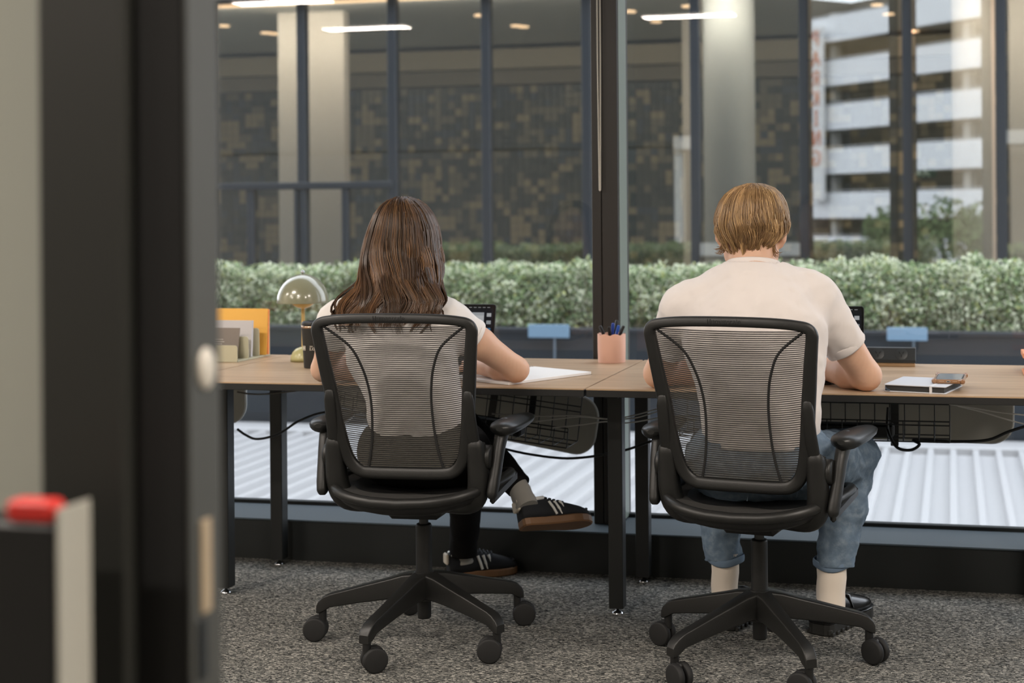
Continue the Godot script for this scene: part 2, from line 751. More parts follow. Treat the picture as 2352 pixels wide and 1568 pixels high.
	obj("cord", cord, bm, t)
	var br := G.new().box(Vector3(0, len_ - 0.01, -0.008), Vector3(0.02, 0.05, 0.03), Basis(), 0.003)
	obj("bracket", br, M.plastic_dark, t)

func ceiling_lights() -> void:
	var em := mat(rgb(255, 250, 242), 0.5)
	em.emission_enabled = true
	em.emission = rgb(255, 244, 230)
	em.emission_energy_multiplier = 6.0
	var housing := mat(rgb(225, 225, 222), 0.5)
	var spots := []
	for q in [[-4.42, 4.4], [-4.42, 3.0], [-1.88, 4.4], [-1.88, 3.0], [0.75, 3.0], [-5.4, 1.6], [-3.1, 1.6], [1.0, 1.6], [2.3, 3.0]]:
		spots.append(Vector3(q[0], 2.7, q[1]))
	for q in spots:
		var t := thing("linear_light", "white linear ceiling light with a glowing diffuser", "light", q, 0.0, "linear ceiling lights above the office")
		var g := G.new().box(Vector3(0, -0.005, 0), Vector3(0.74, 0.03, 0.2), Basis(), 0.004)
		obj("housing", g, housing, t)
		g = G.new().box(Vector3(0, -0.024, 0), Vector3(0.68, 0.008, 0.16), Basis(), 0.002)
		obj("lamp_diffuser", g, em, t)
		var l := AreaLight3D.new()
		l.name = "lamp"
		l.area_size = Vector2(0.68, 0.16)
		l.light_energy = 3.7
		l.light_color = rgb(255, 243, 231)
		l.shadow_enabled = true
		l.area_range = 12.0
		l.rotation.x = -PI / 2
		l.position = Vector3(0, -0.034, 0)
		t.add_child(l)

# ---------------------------------------------------------------- blurred doorway at the left, about a metre from the lens
func depth_at(ix: float, iy: float, x: float) -> Vector3:
	var d := sight(ix, iy)
	return EYE + d * (x / d.x)

func foreground() -> void:
	var Z := 2.9
	var wall := mat(rgb(172, 174, 164), 0.8)
	# pale wall panel beside the door frame
	var a := at(86, 700, Z).x
	var g := G.new().box(Vector3(a - 0.22, 1.35, Z - 0.07), Vector3(0.44, 2.7, 0.09))
	struct("wall_partition", g, wall, "pale grey green partition panel beside the dark door frame")
	var b := at(288, 700, Z).x
	var c := at(408, 700, Z).x
	var fm := mat(rgb(34, 35, 31), 0.55)
	g = G.new().box(Vector3((a + b) / 2, 1.35, Z - 0.03), Vector3(b - a, 2.7, 0.06), Basis(), 0.004)
	struct("trim_20", g, fm, "charcoal door jamb")
	# the door leaf: black face; window light on its edge put into a lighter grey
	var back := depth_at(498, 700, c).z
	var th := Z - 0.012 - back
	var door := obj("door_1", G.new().box(Vector3((b + c) / 2, 1.34, Z - 0.012 - th / 2), Vector3(c - b - 0.001, 2.67, th), Basis(), 0.001), mat(rgb(9, 9, 9), 0.7))
	tag(door, "black door leaf standing open in the foreground", "", "", "structure")
	obj("lit_door_edge", G.new().box(Vector3(c + 0.0015, 1.34, Z - 0.012 - th / 2), Vector3(0.003, 2.67, th), Basis(), 0.001), mat(rgb(62, 63, 60), 0.5), door)
	var k := depth_at(463, 846, c)
	g = G.new().ball(k + Vector3(0.004, 0, 0), Vector3(0.005, 0.018, 0.014))
	obj("latch", g, mat(rgb(206, 200, 188), 0.4, 0.2), door)
	k = depth_at(463, 1298, c)
	g = G.new().box(k + Vector3(0.004, 0, 0), Vector3(0.003, 0.078, 0.016), Basis(), 0.001)
	obj("strike_plate", g, mat(rgb(176, 158, 132), 0.45, 0.3), door)
	k = depth_at(455, 1490, c)
	g = G.new().box(k + Vector3(0.004, 0, 0), Vector3(0.003, 0.05, 0.014), Basis(), 0.001)
	obj("bolt", g, mat(rgb(20, 24, 26), 0.5), door)
	# black upright bin with a red cap; window light on its side put into pale grey
	var zb := 2.99
	var p0 := at(-120, 1200, zb)
	var p1 := at(128, 1205, zb)
	var deep := zb - depth_at(204, 1160, p1.x).z
	var t := thing("bin", "black upright bin with a red cap and a side coloured pale for window light, beside the door", "bin", Vector3((p0.x + p1.x) / 2, 0, zb - deep / 2))
	var w := p1.x - p0.x
	obj("body", G.new().box(Vector3(0, p1.y / 2, 0), Vector3(w, p1.y, deep), Basis(), 0.003), mat(rgb(16, 16, 16), 0.5), t)
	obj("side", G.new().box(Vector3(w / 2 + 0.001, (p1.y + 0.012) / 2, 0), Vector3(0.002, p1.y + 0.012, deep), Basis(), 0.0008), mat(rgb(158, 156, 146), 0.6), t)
	var x0 := at(8, 1180, zb).x - t.position.x
	var x1 := w / 2 - 0.003
	g = G.new().prism(round_rect(x1 - x0, 0.017, 0.006), Transform3D(Basis(), Vector3((x0 + x1) / 2, p1.y + 0.0085, deep / 2 - 0.01)), 0.018, 0.003)
	obj("cap", g, mat(rgb(206, 44, 36), 0.5), t)


# ---------------------------------------------------------------- outside the window
func outside() -> void:
	var t := thing("metal_roof", "white ribbed metal canopy roof below the window", "roof", Vector3(-4, -1.0, -5.4))
	var rm := fine(mat(rgb(184, 184, 185), 0.5), noise_tex(0.02, 256, [], false, 8), 0.5, 0.2)
	obj("sheet", G.new().box(Vector3(0, -0.03, 0), Vector3(26, 0.06, 8.5)), rm, t)
	var prof := PackedVector2Array([Vector2(-0.034, 0), Vector2(-0.024, 0.055), Vector2(0.024, 0.055), Vector2(0.034, 0)])
	var rib := G.new().prism(prof, Transform3D(Basis(), Vector3.ZERO), 8.3, 0.0).mesh()
	for k in 82:
		var o := obj("rib", rib, rm, t)
		o.position = Vector3(-9.2 + k * 0.2, -0.001, 0)
	obj("flashing", G.new().box(Vector3(0, 0.02, -4.05), Vector3(26, 0.1, 0.45), Basis(), 0.01), rm, t)
	# planter wall with the hedge on it
	var pm := fine(mat(rgb(32, 41, 50), 0.55), noise_tex(0.03, 256, [], false, 12), 0.7, 0.1)
	var w := thing("planter_wall", "long blue grey planter wall under the hedge", "planter", Vector3(-4, -1.06, -9.75))
	obj("front_panel", G.new().box(Vector3(0, 0.55, 0), Vector3(26, 1.12, 0.1), Basis(), 0.01), pm, w)
	obj("back_panel", G.new().box(Vector3(0, 0.55, -1.15), Vector3(26, 1.12, 0.1), Basis(), 0.01), pm, w)
	obj("soil", G.new().box(Vector3(0, 1.0, -0.57), Vector3(26, 0.1, 1.04)), mat(rgb(40, 32, 26), 0.95), w)
	obj("coping", G.new().box(Vector3(0, 1.12, 0.0), Vector3(26, 0.04, 0.16), Basis(), 0.006), mat(rgb(36, 42, 50), 0.5), w)
	hedge()
	# two pale blue plates on the planter wall
	for q in [[1212, 745, 1306, 776, "pale blue plate on the planter wall between the woman and the mullion"], [2037, 752, 2130, 783, "pale blue plate on the planter wall above the power rail"]]:
		var a := at(q[0], q[1], -9.62)
		var b := at(q[2], q[3], -9.62)
		var st := thing("blue_plate", q[4], "sign", Vector3((a.x + b.x) / 2, b.y, -9.64))
		obj("plate", G.new().box(Vector3(0, (a.y - b.y) / 2, 0), Vector3(b.x - a.x, a.y - b.y, 0.02), Basis(Vector3.BACK, 0.0), 0.004), mat(rgb(132, 164, 190), 0.4), st)
		obj("post", G.new().box(Vector3(0.06, -0.25, -0.005), Vector3(0.02, 0.55, 0.012), Basis(), 0.002), mat(rgb(110, 124, 136), 0.5), st)
	# paving between the planter and the building opposite
	struct("floor_outside", G.new().box(Vector3(-4, -1.05, -13.0), Vector3(30, 0.1, 4.3)), mat(rgb(120, 120, 118), 0.8), "grey paving before the glass building")

func hedge() -> void:
	var h := thing("hedge", "clipped hedge of small pale variegated leaves above the planter wall", "hedge", Vector3(-3.2, 0.0, -10.3))
	var nz := FastNoiseLite.new()
	nz.seed = 6
	nz.frequency = 1.0
	var twig := G.new()
	var r := RandomNumberGenerator.new()
	r.seed = 15
	for i in 420:
		var a := Vector3(r.randf_range(-6.8, 6.8), -0.02, r.randf_range(-0.2, 0.25))
		var b := a + Vector3(r.randf_range(-0.12, 0.12), r.randf_range(0.3, 0.72), r.randf_range(-0.05, 0.12))
		twig.tube([a, a.lerp(b, 0.5) + Vector3(r.randf_range(-0.03, 0.03), 0, 0.03), b], [0.006, 0.005, 0.003], 4)
	tag(obj("twigs", twig, mat(rgb(92, 78, 60), 0.8), h), "", "", "", "stuff")
	# a leaf folded along its midrib
	var lf := G.new()
	var L := 0.048
	var W := 0.012
	var s := [lf.p(Vector3(0, 0, 0)), lf.p(Vector3(-W, L * 0.45, 0.004)), lf.p(Vector3(0, L, -0.006)), lf.p(Vector3(W, L * 0.45, 0.004)), lf.p(Vector3(0, L * 0.5, -0.001))]
	lf.tri(s[0], s[4], s[1])
	lf.tri(s[1], s[4], s[2])
	lf.tri(s[0], s[3], s[4])
	lf.tri(s[4], s[3], s[2])
	var lm := mat(Color(1, 1, 1), 0.5, 0.0, 0.5)
	lm.vertex_color_use_as_albedo = true
	lm.backlight_enabled = true
	lm.backlight = Color(0.55, 0.6, 0.45)
	var mm := MultiMesh.new()
	mm.transform_format = MultiMesh.TRANSFORM_3D
	mm.use_colors = true
	mm.mesh = lf.mesh()
	mm.mesh.surface_set_material(0, lm)
	var n := 88000
	mm.instance_count = n
	var pale := lin(rgb(224, 228, 200))
	var mid := lin(rgb(150, 172, 122))
	var deep := lin(rgb(74, 102, 62))
	var yel := lin(rgb(186, 190, 122))
	for i in n:
		var x := r.randf_range(-6.8, 6.8)
		var u := r.randf()
		var lump := 0.10 * nz.get_noise_2d(x * 1.3, 9.0) + 0.05 * nz.get_noise_2d(x * 4.0, 2.0)
		var p: Vector3
		var nrm: Vector3
		if u < 0.36:
			# deep inside the hedge
			p = Vector3(x, r.randf() * (0.6 + lump), r.randf_range(-0.24, 0.22))
			nrm = Vector3(0, 0.5, 0.6)
		elif u < 0.74:
			var y := pow(r.randf(), 0.85)
			var d := 0.10 * nz.get_noise_3d(x * 2.2, y * 2.4, 1.0)
			p = Vector3(x, 0.02 + y * (0.69 + lump), 0.29 + lump * 0.6 + d - r.randf() * 0.10 - 0.14 * pow(y, 4.0))
			nrm = Vector3(0, 0.25 + y * 0.5, 1)
		elif u < 0.92:
			var z := r.randf_range(-0.28, 0.24)
			p = Vector3(x, 0.65 + lump - r.randf() * 0.09 + 0.06 * nz.get_noise_2d(x * 6.0, z * 6.0) + (0.08 * r.randf() if r.randf() < 0.08 else 0.0), z)
			nrm = Vector3(0, 1, 0.25)
		else:
			var y := r.randf()
			p = Vector3(x, 0.02 + y * (0.69 + lump), -0.29 + r.randf() * 0.1)
			nrm = Vector3(0, 0.4, -1)
		nrm = (nrm + Vector3(r.randfn(), r.randfn(), r.randfn()) * 0.55).normalized()
		var b := look(nrm) * Basis(Vector3.BACK, r.randf_range(-1.3, 1.3))
		b = b.scaled(Vector3.ONE * r.randf_range(0.6, 1.25) * (1.5 if u < 0.36 else 1.0))
		mm.set_instance_transform(i, Transform3D(b, p))
		var k := r.randf()
		var patch := nz.get_noise_3d(x * 2.0, p.y * 3.0, 7.0)
		var c: Color = pale if k < 0.46 + patch * 0.5 else mid if k < 0.72 else deep if k < 0.93 else yel
		mm.set_instance_color(i, c * r.randf_range(0.8, 1.1))
	var mi := MultiMeshInstance3D.new()
	mi.name = "leaves"
	mi.multimesh = mm
	h.add_child(mi)
	tag(mi, "", "", "", "stuff")

const FZ := -15.0

func opposite_building() -> void:
	var t := thing("glass_fronted_building", "building opposite with a tall glazed lobby and dark mosaic wall", "building", Vector3(-4, -1.0, -18))
	var o := t.position
	var part := func(called: String, g: G, m: Material) -> MeshInstance3D:
		var mi := obj(called, g, m, t)
		mi.position = -o
		return mi
	var BZ := -21.5
	var ceil_y := 4.36
	var beige := mat(rgb(176, 164, 142), 0.7)
	part.call("lobby_floor", G.new().box(Vector3(-4, -1.05, -18.2), Vector3(24, 0.1, 7.0)), mat(rgb(176, 172, 162), 0.5))
	part.call("lobby_ceiling", G.new().box(Vector3(-4, ceil_y + 0.1, -18.9), Vector3(24, 0.2, 8.4)), mat(rgb(212, 212, 206), 0.8))
	var y1 := at(1000, 118, BZ + 0.3).y
	var y2 := at(1000, 162, BZ + 0.3).y
	var y3 := at(1000, 197, BZ + 0.1).y
	part.call("bulkhead", G.new().box(Vector3(-4, (y1 + y2) / 2, BZ + 0.15), Vector3(24, y1 - y2, 0.4)), beige)
	part.call("lower_band", G.new().box(Vector3(-4, (y2 + y3) / 2 - 0.01, BZ + 0.02), Vector3(24, y2 - y3, 0.2)), mat(rgb(140, 132, 116), 0.75))
	part.call("back_wall", G.new().box(Vector3(-4, (y1 - 0.02 - 1.1) / 2, BZ - 0.75), Vector3(24, y1 - 0.02 + 1.1, 1.4)), mat(rgb(84, 84, 76), 0.8))
	part.call("recess_back", G.new().box(Vector3(-4, (y1 + ceil_y) / 2, BZ - 1.45), Vector3(24, ceil_y - y1 + 0.3, 0.1)), beige)
	for sx in [-16.0, 8.0]:
		part.call("end_wall", G.new().box(Vector3(sx, 1.7, -18.2), Vector3(0.2, 5.6, 7.0)), beige)
	part.call("upper_storeys", G.new().box(Vector3(-4, 9.6, -18.0), Vector3(24, 10.2, 6.4)), mat(rgb(70, 74, 76), 0.6))
	# mosaic wall: tiles, laid in blocks of a few alike
	var cell := 0.135
	var cols := [rgb(56, 64, 60), rgb(76, 80, 72), rgb(160, 146, 116), rgb(122, 116, 96), rgb(66, 78, 86)]
	var mats := []
	for c in cols:
		mats.append(mat(c, 0.4))
	var tm := G.new().box(Vector3.ZERO, Vector3(cell * 0.95, cell * 0.95, 0.03), Basis(), 0.006).mesh()
	var named := 0
	var rest := []
	var r := RandomNumberGenerator.new()
	r.seed = 5
	var rows := int((y3 + 0.6) / cell)
	var wide := 150
	var kind := PackedInt32Array()
	kind.resize(rows * wide)
	for i in rows * wide:
		kind[i] = [0, 0, 1, 0, 1, 4, 3, 1, 3, 2, 0][r.randi_range(0, 10)]
	for k in 620:
		var x0 := r.randi_range(0, wide - 1)
		var y0 := r.randi_range(0, rows - 1)
		var c: int = [2, 3, 0, 1, 3, 0, 2, 4][r.randi_range(0, 7)]
		for dy in r.randi_range(1, 3):
			for dx in r.randi_range(1, 3):
				if x0 + dx < wide and y0 + dy < rows:
					kind[(y0 + dy) * wide + x0 + dx] = c
	for j in rows:
		for i in wide:
			var p := Vector3(-14.5 + i * cell, y3 - 0.03 - (j + 0.5) * cell, BZ - 0.04 + r.randf() * 0.012)
			var k := kind[j * wide + i]
			if p.x > -6.6 and p.x < -2.9 and p.y > 1.0 and named < 300:
				var mi := obj("tile", tm, mats[k], t)
				mi.position = p - o
				named += 1
			else:
				rest.append([p, k])
	var mm := MultiMesh.new()
	mm.transform_format = MultiMesh.TRANSFORM_3D
	mm.use_colors = true
	mm.mesh = tm.duplicate()
	var vm := mat(Color(1, 1, 1), 0.35)
	vm.vertex_color_use_as_albedo = true
	mm.mesh.surface_set_material(0, vm)
	mm.instance_count = rest.size()
	for i in rest.size():
		mm.set_instance_transform(i, Transform3D(Basis(), rest[i][0] - o))
		mm.set_instance_color(i, lin(cols[rest[i][1]]))
	var mi2 := MultiMeshInstance3D.new()
	mi2.name = "tile_field"
	mi2.multimesh = mm
	t.add_child(mi2)
	tag(mi2, "", "", "", "stuff")
	# columns
	var cm := fine(mat(rgb(210, 200, 188), 0.6), noise_tex(0.02, 256, [], false, 3), 0.4, 0.1)
	for q in [[640, 792, -16.4, 0.5], [1568, 1602, -18.4, 0.5], [2186, 2288, -16.6, 0.0], [2318, 2420, -16.8, 0.5]]:
		var a := at(q[0], 300, q[2])
		var b := at(q[1], 300, q[2])
		var w: float = b.x - a.x
		var g := G.new()
		if q[3] > 0.1:
			g.box(Vector3((a.x + b.x) / 2, 1.7, q[2] - 0.1), Vector3(w, 5.4, 0.2), Basis(), 0.01)
		else:
			g.lathe([Vector2(w / 2, -1.0), Vector2(w / 2, 4.36)], Vector3((a.x + b.x) / 2, 0, q[2] - w / 2), 28)
		part.call("column", g, cm)
	var ca := at(1606, 300, -15.9)
	var cb := at(1726, 300, -15.9)
	part.call("column", G.new().lathe([Vector2((cb.x - ca.x) / 2, -1.0), Vector2((cb.x - ca.x) / 2, 4.36)], Vector3((ca.x + cb.x) / 2, 0, -16.3), 28), mat(rgb(196, 198, 196), 0.6))
	# curtain wall
	var fm := mat(rgb(44, 50, 57), 0.45)
	var xs := []
	for px in [270, 486, 697, 905, 1120, 1350, 1598, 1848, 2085, 2300]:
		xs.append(at(px, 300, FZ).x)
	xs.append(xs[-1] + 1.35)
	xs.append(xs[-1] + 1.35)
	for x in xs:
		part.call("mullion", G.new().box(Vector3(x, 1.7, FZ), Vector3(0.13, 5.4, 0.16), Basis(), 0.01), fm)
	var ty := at(700, 427, FZ).y
	part.call("transom", G.new().box(Vector3((xs[0] + xs[3]) / 2, ty, FZ + 0.01), Vector3(xs[3] - xs[0], 0.1, 0.18), Basis(), 0.01), fm)
	part.call("head_frame", G.new().box(Vector3(-4, 4.42, FZ), Vector3(24, 0.16, 0.2)), fm)
	for px in [580, 688, 797]:
		var x := at(px, 500, FZ).x
		part.call("door_stile", G.new().box(Vector3(x, (ty - 1.0) / 2, FZ + 0.03), Vector3(0.1, ty + 1.0, 0.1), Basis(), 0.008), fm)
	# panes; the two bays at the right stand turned, so that they mirror the car park
	for i in xs.size() - 1:
		var a: float = xs[i] + 0.065
		var b: float = xs[i + 1] - 0.065
		var c := Vector3((a + b) / 2, 1.7, FZ)
		var turned: bool = i == 7 or i == 8
		var g := G.new().box(c, Vector3(b - a - (0.04 if turned else 0.0), 5.3, 0.02), Basis(Vector3.UP, PANE_TURN) if turned else Basis(Vector3.RIGHT, -0.09 if i == 6 else 0.0))
		part.call("pane", g, M.coated)
	# downlights in the lobby ceiling, lit, with their lamps
	var em := mat(rgb(255, 226, 190), 0.5)
	em.emission_enabled = true
	em.emission = rgb(255, 206, 160)
	em.emission_energy_multiplier = 2.0
	for px in [[515, 60], [612, 76], [632, 78], [1103, 36], [1186, 60], [1203, 62], [1448, 27], [1507, 50], [2014, 12], [2040, 33], [2098, 72], [2345, 60], [770, 40], [1580, 15]]:
		var q := aty(px[0], px[1], ceil_y - 0.01)
		if q.z < BZ or q.z > FZ:
			q = Vector3(at(px[0], px[1], -18.5).x, ceil_y - 0.01, -18.5)
		var mi: MeshInstance3D = part.call("downlight_lamp", G.new().lathe([Vector2(0.09, -0.012), Vector2(0.09, 0.01)], q, 14), em)
		mi.cast_shadow = GeometryInstance3D.SHADOW_CASTING_SETTING_ON
	# added lamp strip, unseen above the window head, to brighten the lobby
	for q in [[Vector3(-4, ceil_y - 0.05, -15.42), Vector3(0, -1, -0.9), 46.0]]:
		var l := AreaLight3D.new()
		l.name = "lamp"
		l.area_size = Vector2(20.0, 0.12)
		l.light_energy = q[2]
		l.light_color = rgb(255, 238, 220)
		l.area_range = 16.0
		l.shadow_enabled = true
		l.basis = look(-q[1])
		l.position = q[0] - o
		t.add_child(l, true)
		if q[1].y < 0:
			part.call("added_lobby_lamp", G.new().box(q[0] + Vector3(0, 0.03, 0), Vector3(20.0, 0.02, 0.12), Basis(), 0.004), em)
	# exit sign
	var e0 := at(2106, 388, -19.0)
	var e1 := at(2150, 408, -19.0)
	var sg: MeshInstance3D = part.call("exit_sign", G.new().box((e0 + e1) / 2, Vector3(e1.x - e0.x, e0.y - e1.y, 0.06), Basis(), 0.01), mat(rgb(20, 74, 62), 0.5))
	var wm := mat(rgb(200, 224, 214), 0.5)
	var c0 := (e0 + e1) / 2 + Vector3(0, 0, 0.034)
	var hh := e0.y - e1.y
	# running figure and an arrow
	var mk := G.new()
	mk.ball(c0 + Vector3(-0.02, hh * 0.3, 0), Vector3(0.02, 0.02, 0.004))
	mk.tube([c0 + Vector3(-0.02, hh * 0.2, 0), c0 + Vector3(-0.005, 0, 0), c0 + Vector3(0.05, -hh * 0.35, 0)], 0.01, 5)
	mk.tube([c0 + Vector3(-0.005, 0, 0), c0 + Vector3(-0.05, -hh * 0.2, 0), c0 + Vector3(-0.06, -hh * 0.38, 0)], 0.01, 5)
	mk.tube([c0 + Vector3(-0.07, hh * 0.06, 0), c0 + Vector3(-0.02, hh * 0.16, 0), c0 + Vector3(0.05, hh * 0.02, 0)], 0.008, 5)
	mk.prism(PackedVector2Array([Vector2(-0.17, 0), Vector2(-0.11, 0.05), Vector2(-0.11, 0.02), Vector2(-0.085, 0.02), Vector2(-0.085, -0.02), Vector2(-0.11, -0.02), Vector2(-0.11, -0.05)]), Transform3D(Basis(), c0), 0.008)
	obj("pictogram", mk, wm, sg)

# ---------------------------------------------------------------- the car park on our side of the street, seen only in the turned panes
const PANE_TURN := 0.36

func mirrored(p: Vector3) -> Vector3:
	var n := Vector3(sin(PANE_TURN), 0, cos(PANE_TURN))
	var q := Vector3((at(1848, 300, FZ).x + at(2085, 300, FZ).x) / 2, 1.7, FZ)
	return p - 2.0 * (p - q).dot(n) * n

func far(ix: float, iy: float, ahead: float) -> Vector3:
	return EYE + sight(ix, iy) * ahead

func car_park() -> void:
	var VA := far(1880, 488, 85.0)
	var VB := far(2330, 488, 72.0)
	var A := mirrored(VA)
	var B := mirrored(VB)
	A.y = 0
	B.y = 0
	var xdir := (A - B).normalized()     # left to right as one who stands before it sees it
	var zdir := xdir.cross(Vector3.UP)
	var eye_side := (EYE - A)
	if zdir.dot(Vector3(at(1960, 300, FZ).x, 0, FZ) - A) < 0:
		xdir = -xdir
		zdir = -zdir
	var bs := Basis(xdir, Vector3.UP, zdir)
	var t := thing("car_park", "white banded multistorey car park with a vertical parking sign", "building", (A + B) / 2)
	t.basis = bs
	var inv := t.transform.affine_inverse()
	var len_ := A.distance_to(B) + 14.0
	var white := mat(rgb(240, 241, 243), 0.6)
	var dark := mat(rgb(88, 82, 72), 0.8)
	var la := inv * A
	var lb := inv * B
	var lo := minf(la.x, lb.x) - 3.0
	var hi := maxf(la.x, lb.x) + 12.0
	if la.x > lb.x:
		lo = lb.x - 12.0
		hi = la.x + 0.6
	else:
		lo = la.x - 0.6
		hi = lb.x + 12.0
	var cx := (lo + hi) / 2
	for k in range(-2, 5):
		var top := 2.3 + 2.6 * k
		obj("parapet", G.new().box(Vector3(cx, top - 0.75, 0), Vector3(hi - lo, 1.5, 0.25), Basis(), 0.03), white, t)
		obj("deck", G.new().box(Vector3(cx, top - 1.45, -1.6), Vector3(hi - lo, 0.25, 3.2)), dark, t)
		obj("rail", G.new().box(Vector3(cx, top + 0.12, 0), Vector3(hi - lo, 0.05, 0.05)), mat(rgb(180, 180, 182), 0.4), t)
	obj("rear_wall", G.new().box(Vector3(cx, 4.5, -3.2), Vector3(hi - lo, 19.0, 0.3)), dark, t)
	for ex in [lo, hi]:
		obj("end_wall", G.new().box(Vector3(ex, 4.5, -1.6), Vector3(0.3, 19.0, 3.2)), dark, t)
	var x := lo + 0.5
	while x < hi:
		obj("pillar", G.new().box(Vector3(x, 4.0, -0.6), Vector3(0.5, 18.0, 0.5), Basis(), 0.03), mat(rgb(168, 164, 156), 0.7), t)
		x += 5.2
	# vertical sign at the end that the mirror shows at the left
	var sgn := 1.0 if la.x > lb.x else -1.0
	var S := mirrored(far(1880, 488, 84.0))
	var sx: float = (inv * S).x + sgn * 0.15
	var top_y := far(1880, 62, 84.0).y
	var bot_y := far(1880, 462, 84.0).y
	var sw := 1.35
	var board := obj("sign_board", G.new().box(Vector3(sx, (top_y + bot_y) / 2, 0.6), Vector3(sw, top_y - bot_y, 0.2), Basis(), 0.03), mat(rgb(226, 224, 222), 0.6), t)
	tag(board, "white vertical sign board with orange letters", "")
	var f := SystemFont.new()
	f.font_names = PackedStringArray(["Droid Sans"])
	var om := mat(rgb(206, 122, 82), 0.6)
	var word := "PARKING"
	var step := (top_y - bot_y) * 0.8 / 7.0
	for i in 7:
		var tm := TextMesh.new()
		tm.text = word[i]
		tm.font = f
		tm.font_size = 64
		tm.pixel_size = 1.25 / 64.0
		tm.depth = 0.06
		var l := obj("letter", tm, om, board)
		l.position = Vector3(sx - sgn * 0.1, top_y - step * (i + 0.6), 0.72)
	for i in 7:
		var g := G.new().prism(PackedVector2Array([Vector2(-0.16, 0.12), Vector2(0, -0.02), Vector2(0.16, 0.12), Vector2(0.16, 0.0), Vector2(0, -0.15), Vector2(-0.16, 0.0)]), Transform3D(Basis(), Vector3(sx + sgn * 0.5, bot_y + 0.6 + i * 1.0, 0.72)), 0.05)
		obj("chevron", g, om, board)
	# trees before the car park
	var r := RandomNumberGenerator.new()
	r.seed = 31
	for q in [[2150, 60.0, 1.6], [2240, 52.0, 1.3], [2040, 66.0, 1.2]]:
		var c := mirrored(far(q[0], 560, q[1]))
		var tr := thing("tree", "small green tree standing before the white car park, mirrored in the turned glass", "tree", Vector3(c.x, -4.0, c.z), 0.0, "trees before the car park")
		obj("trunk", G.new().tube([Vector3.ZERO, Vector3(0.1, 2.2, 0), Vector3(0, 4.2, 0.1)], [0.16, 0.12, 0.07], 7), mat(rgb(70, 58, 46), 0.9), tr)
		var g := G.new()
		for i in 900:
			var d: Vector3 = Vector3(r.randfn(), r.randfn() * 0.8, r.randfn()).normalized() * pow(r.randf(), 0.4) * q[2]
			var p := Vector3(0, 4.2, 0) + d
			var b := look(Vector3(r.randfn(), r.randfn(), r.randfn()))
			g.face([p, p + b.x * 0.12 + b.y * 0.06, p + b.y * 0.2, p - b.x * 0.12 + b.y * 0.06])
		tag(obj("foliage", g, mat(rgb(92, 112, 62), 0.7), tr), "", "", "", "stuff")

# ---------------------------------------------------------------- desks
const HD := 0.72

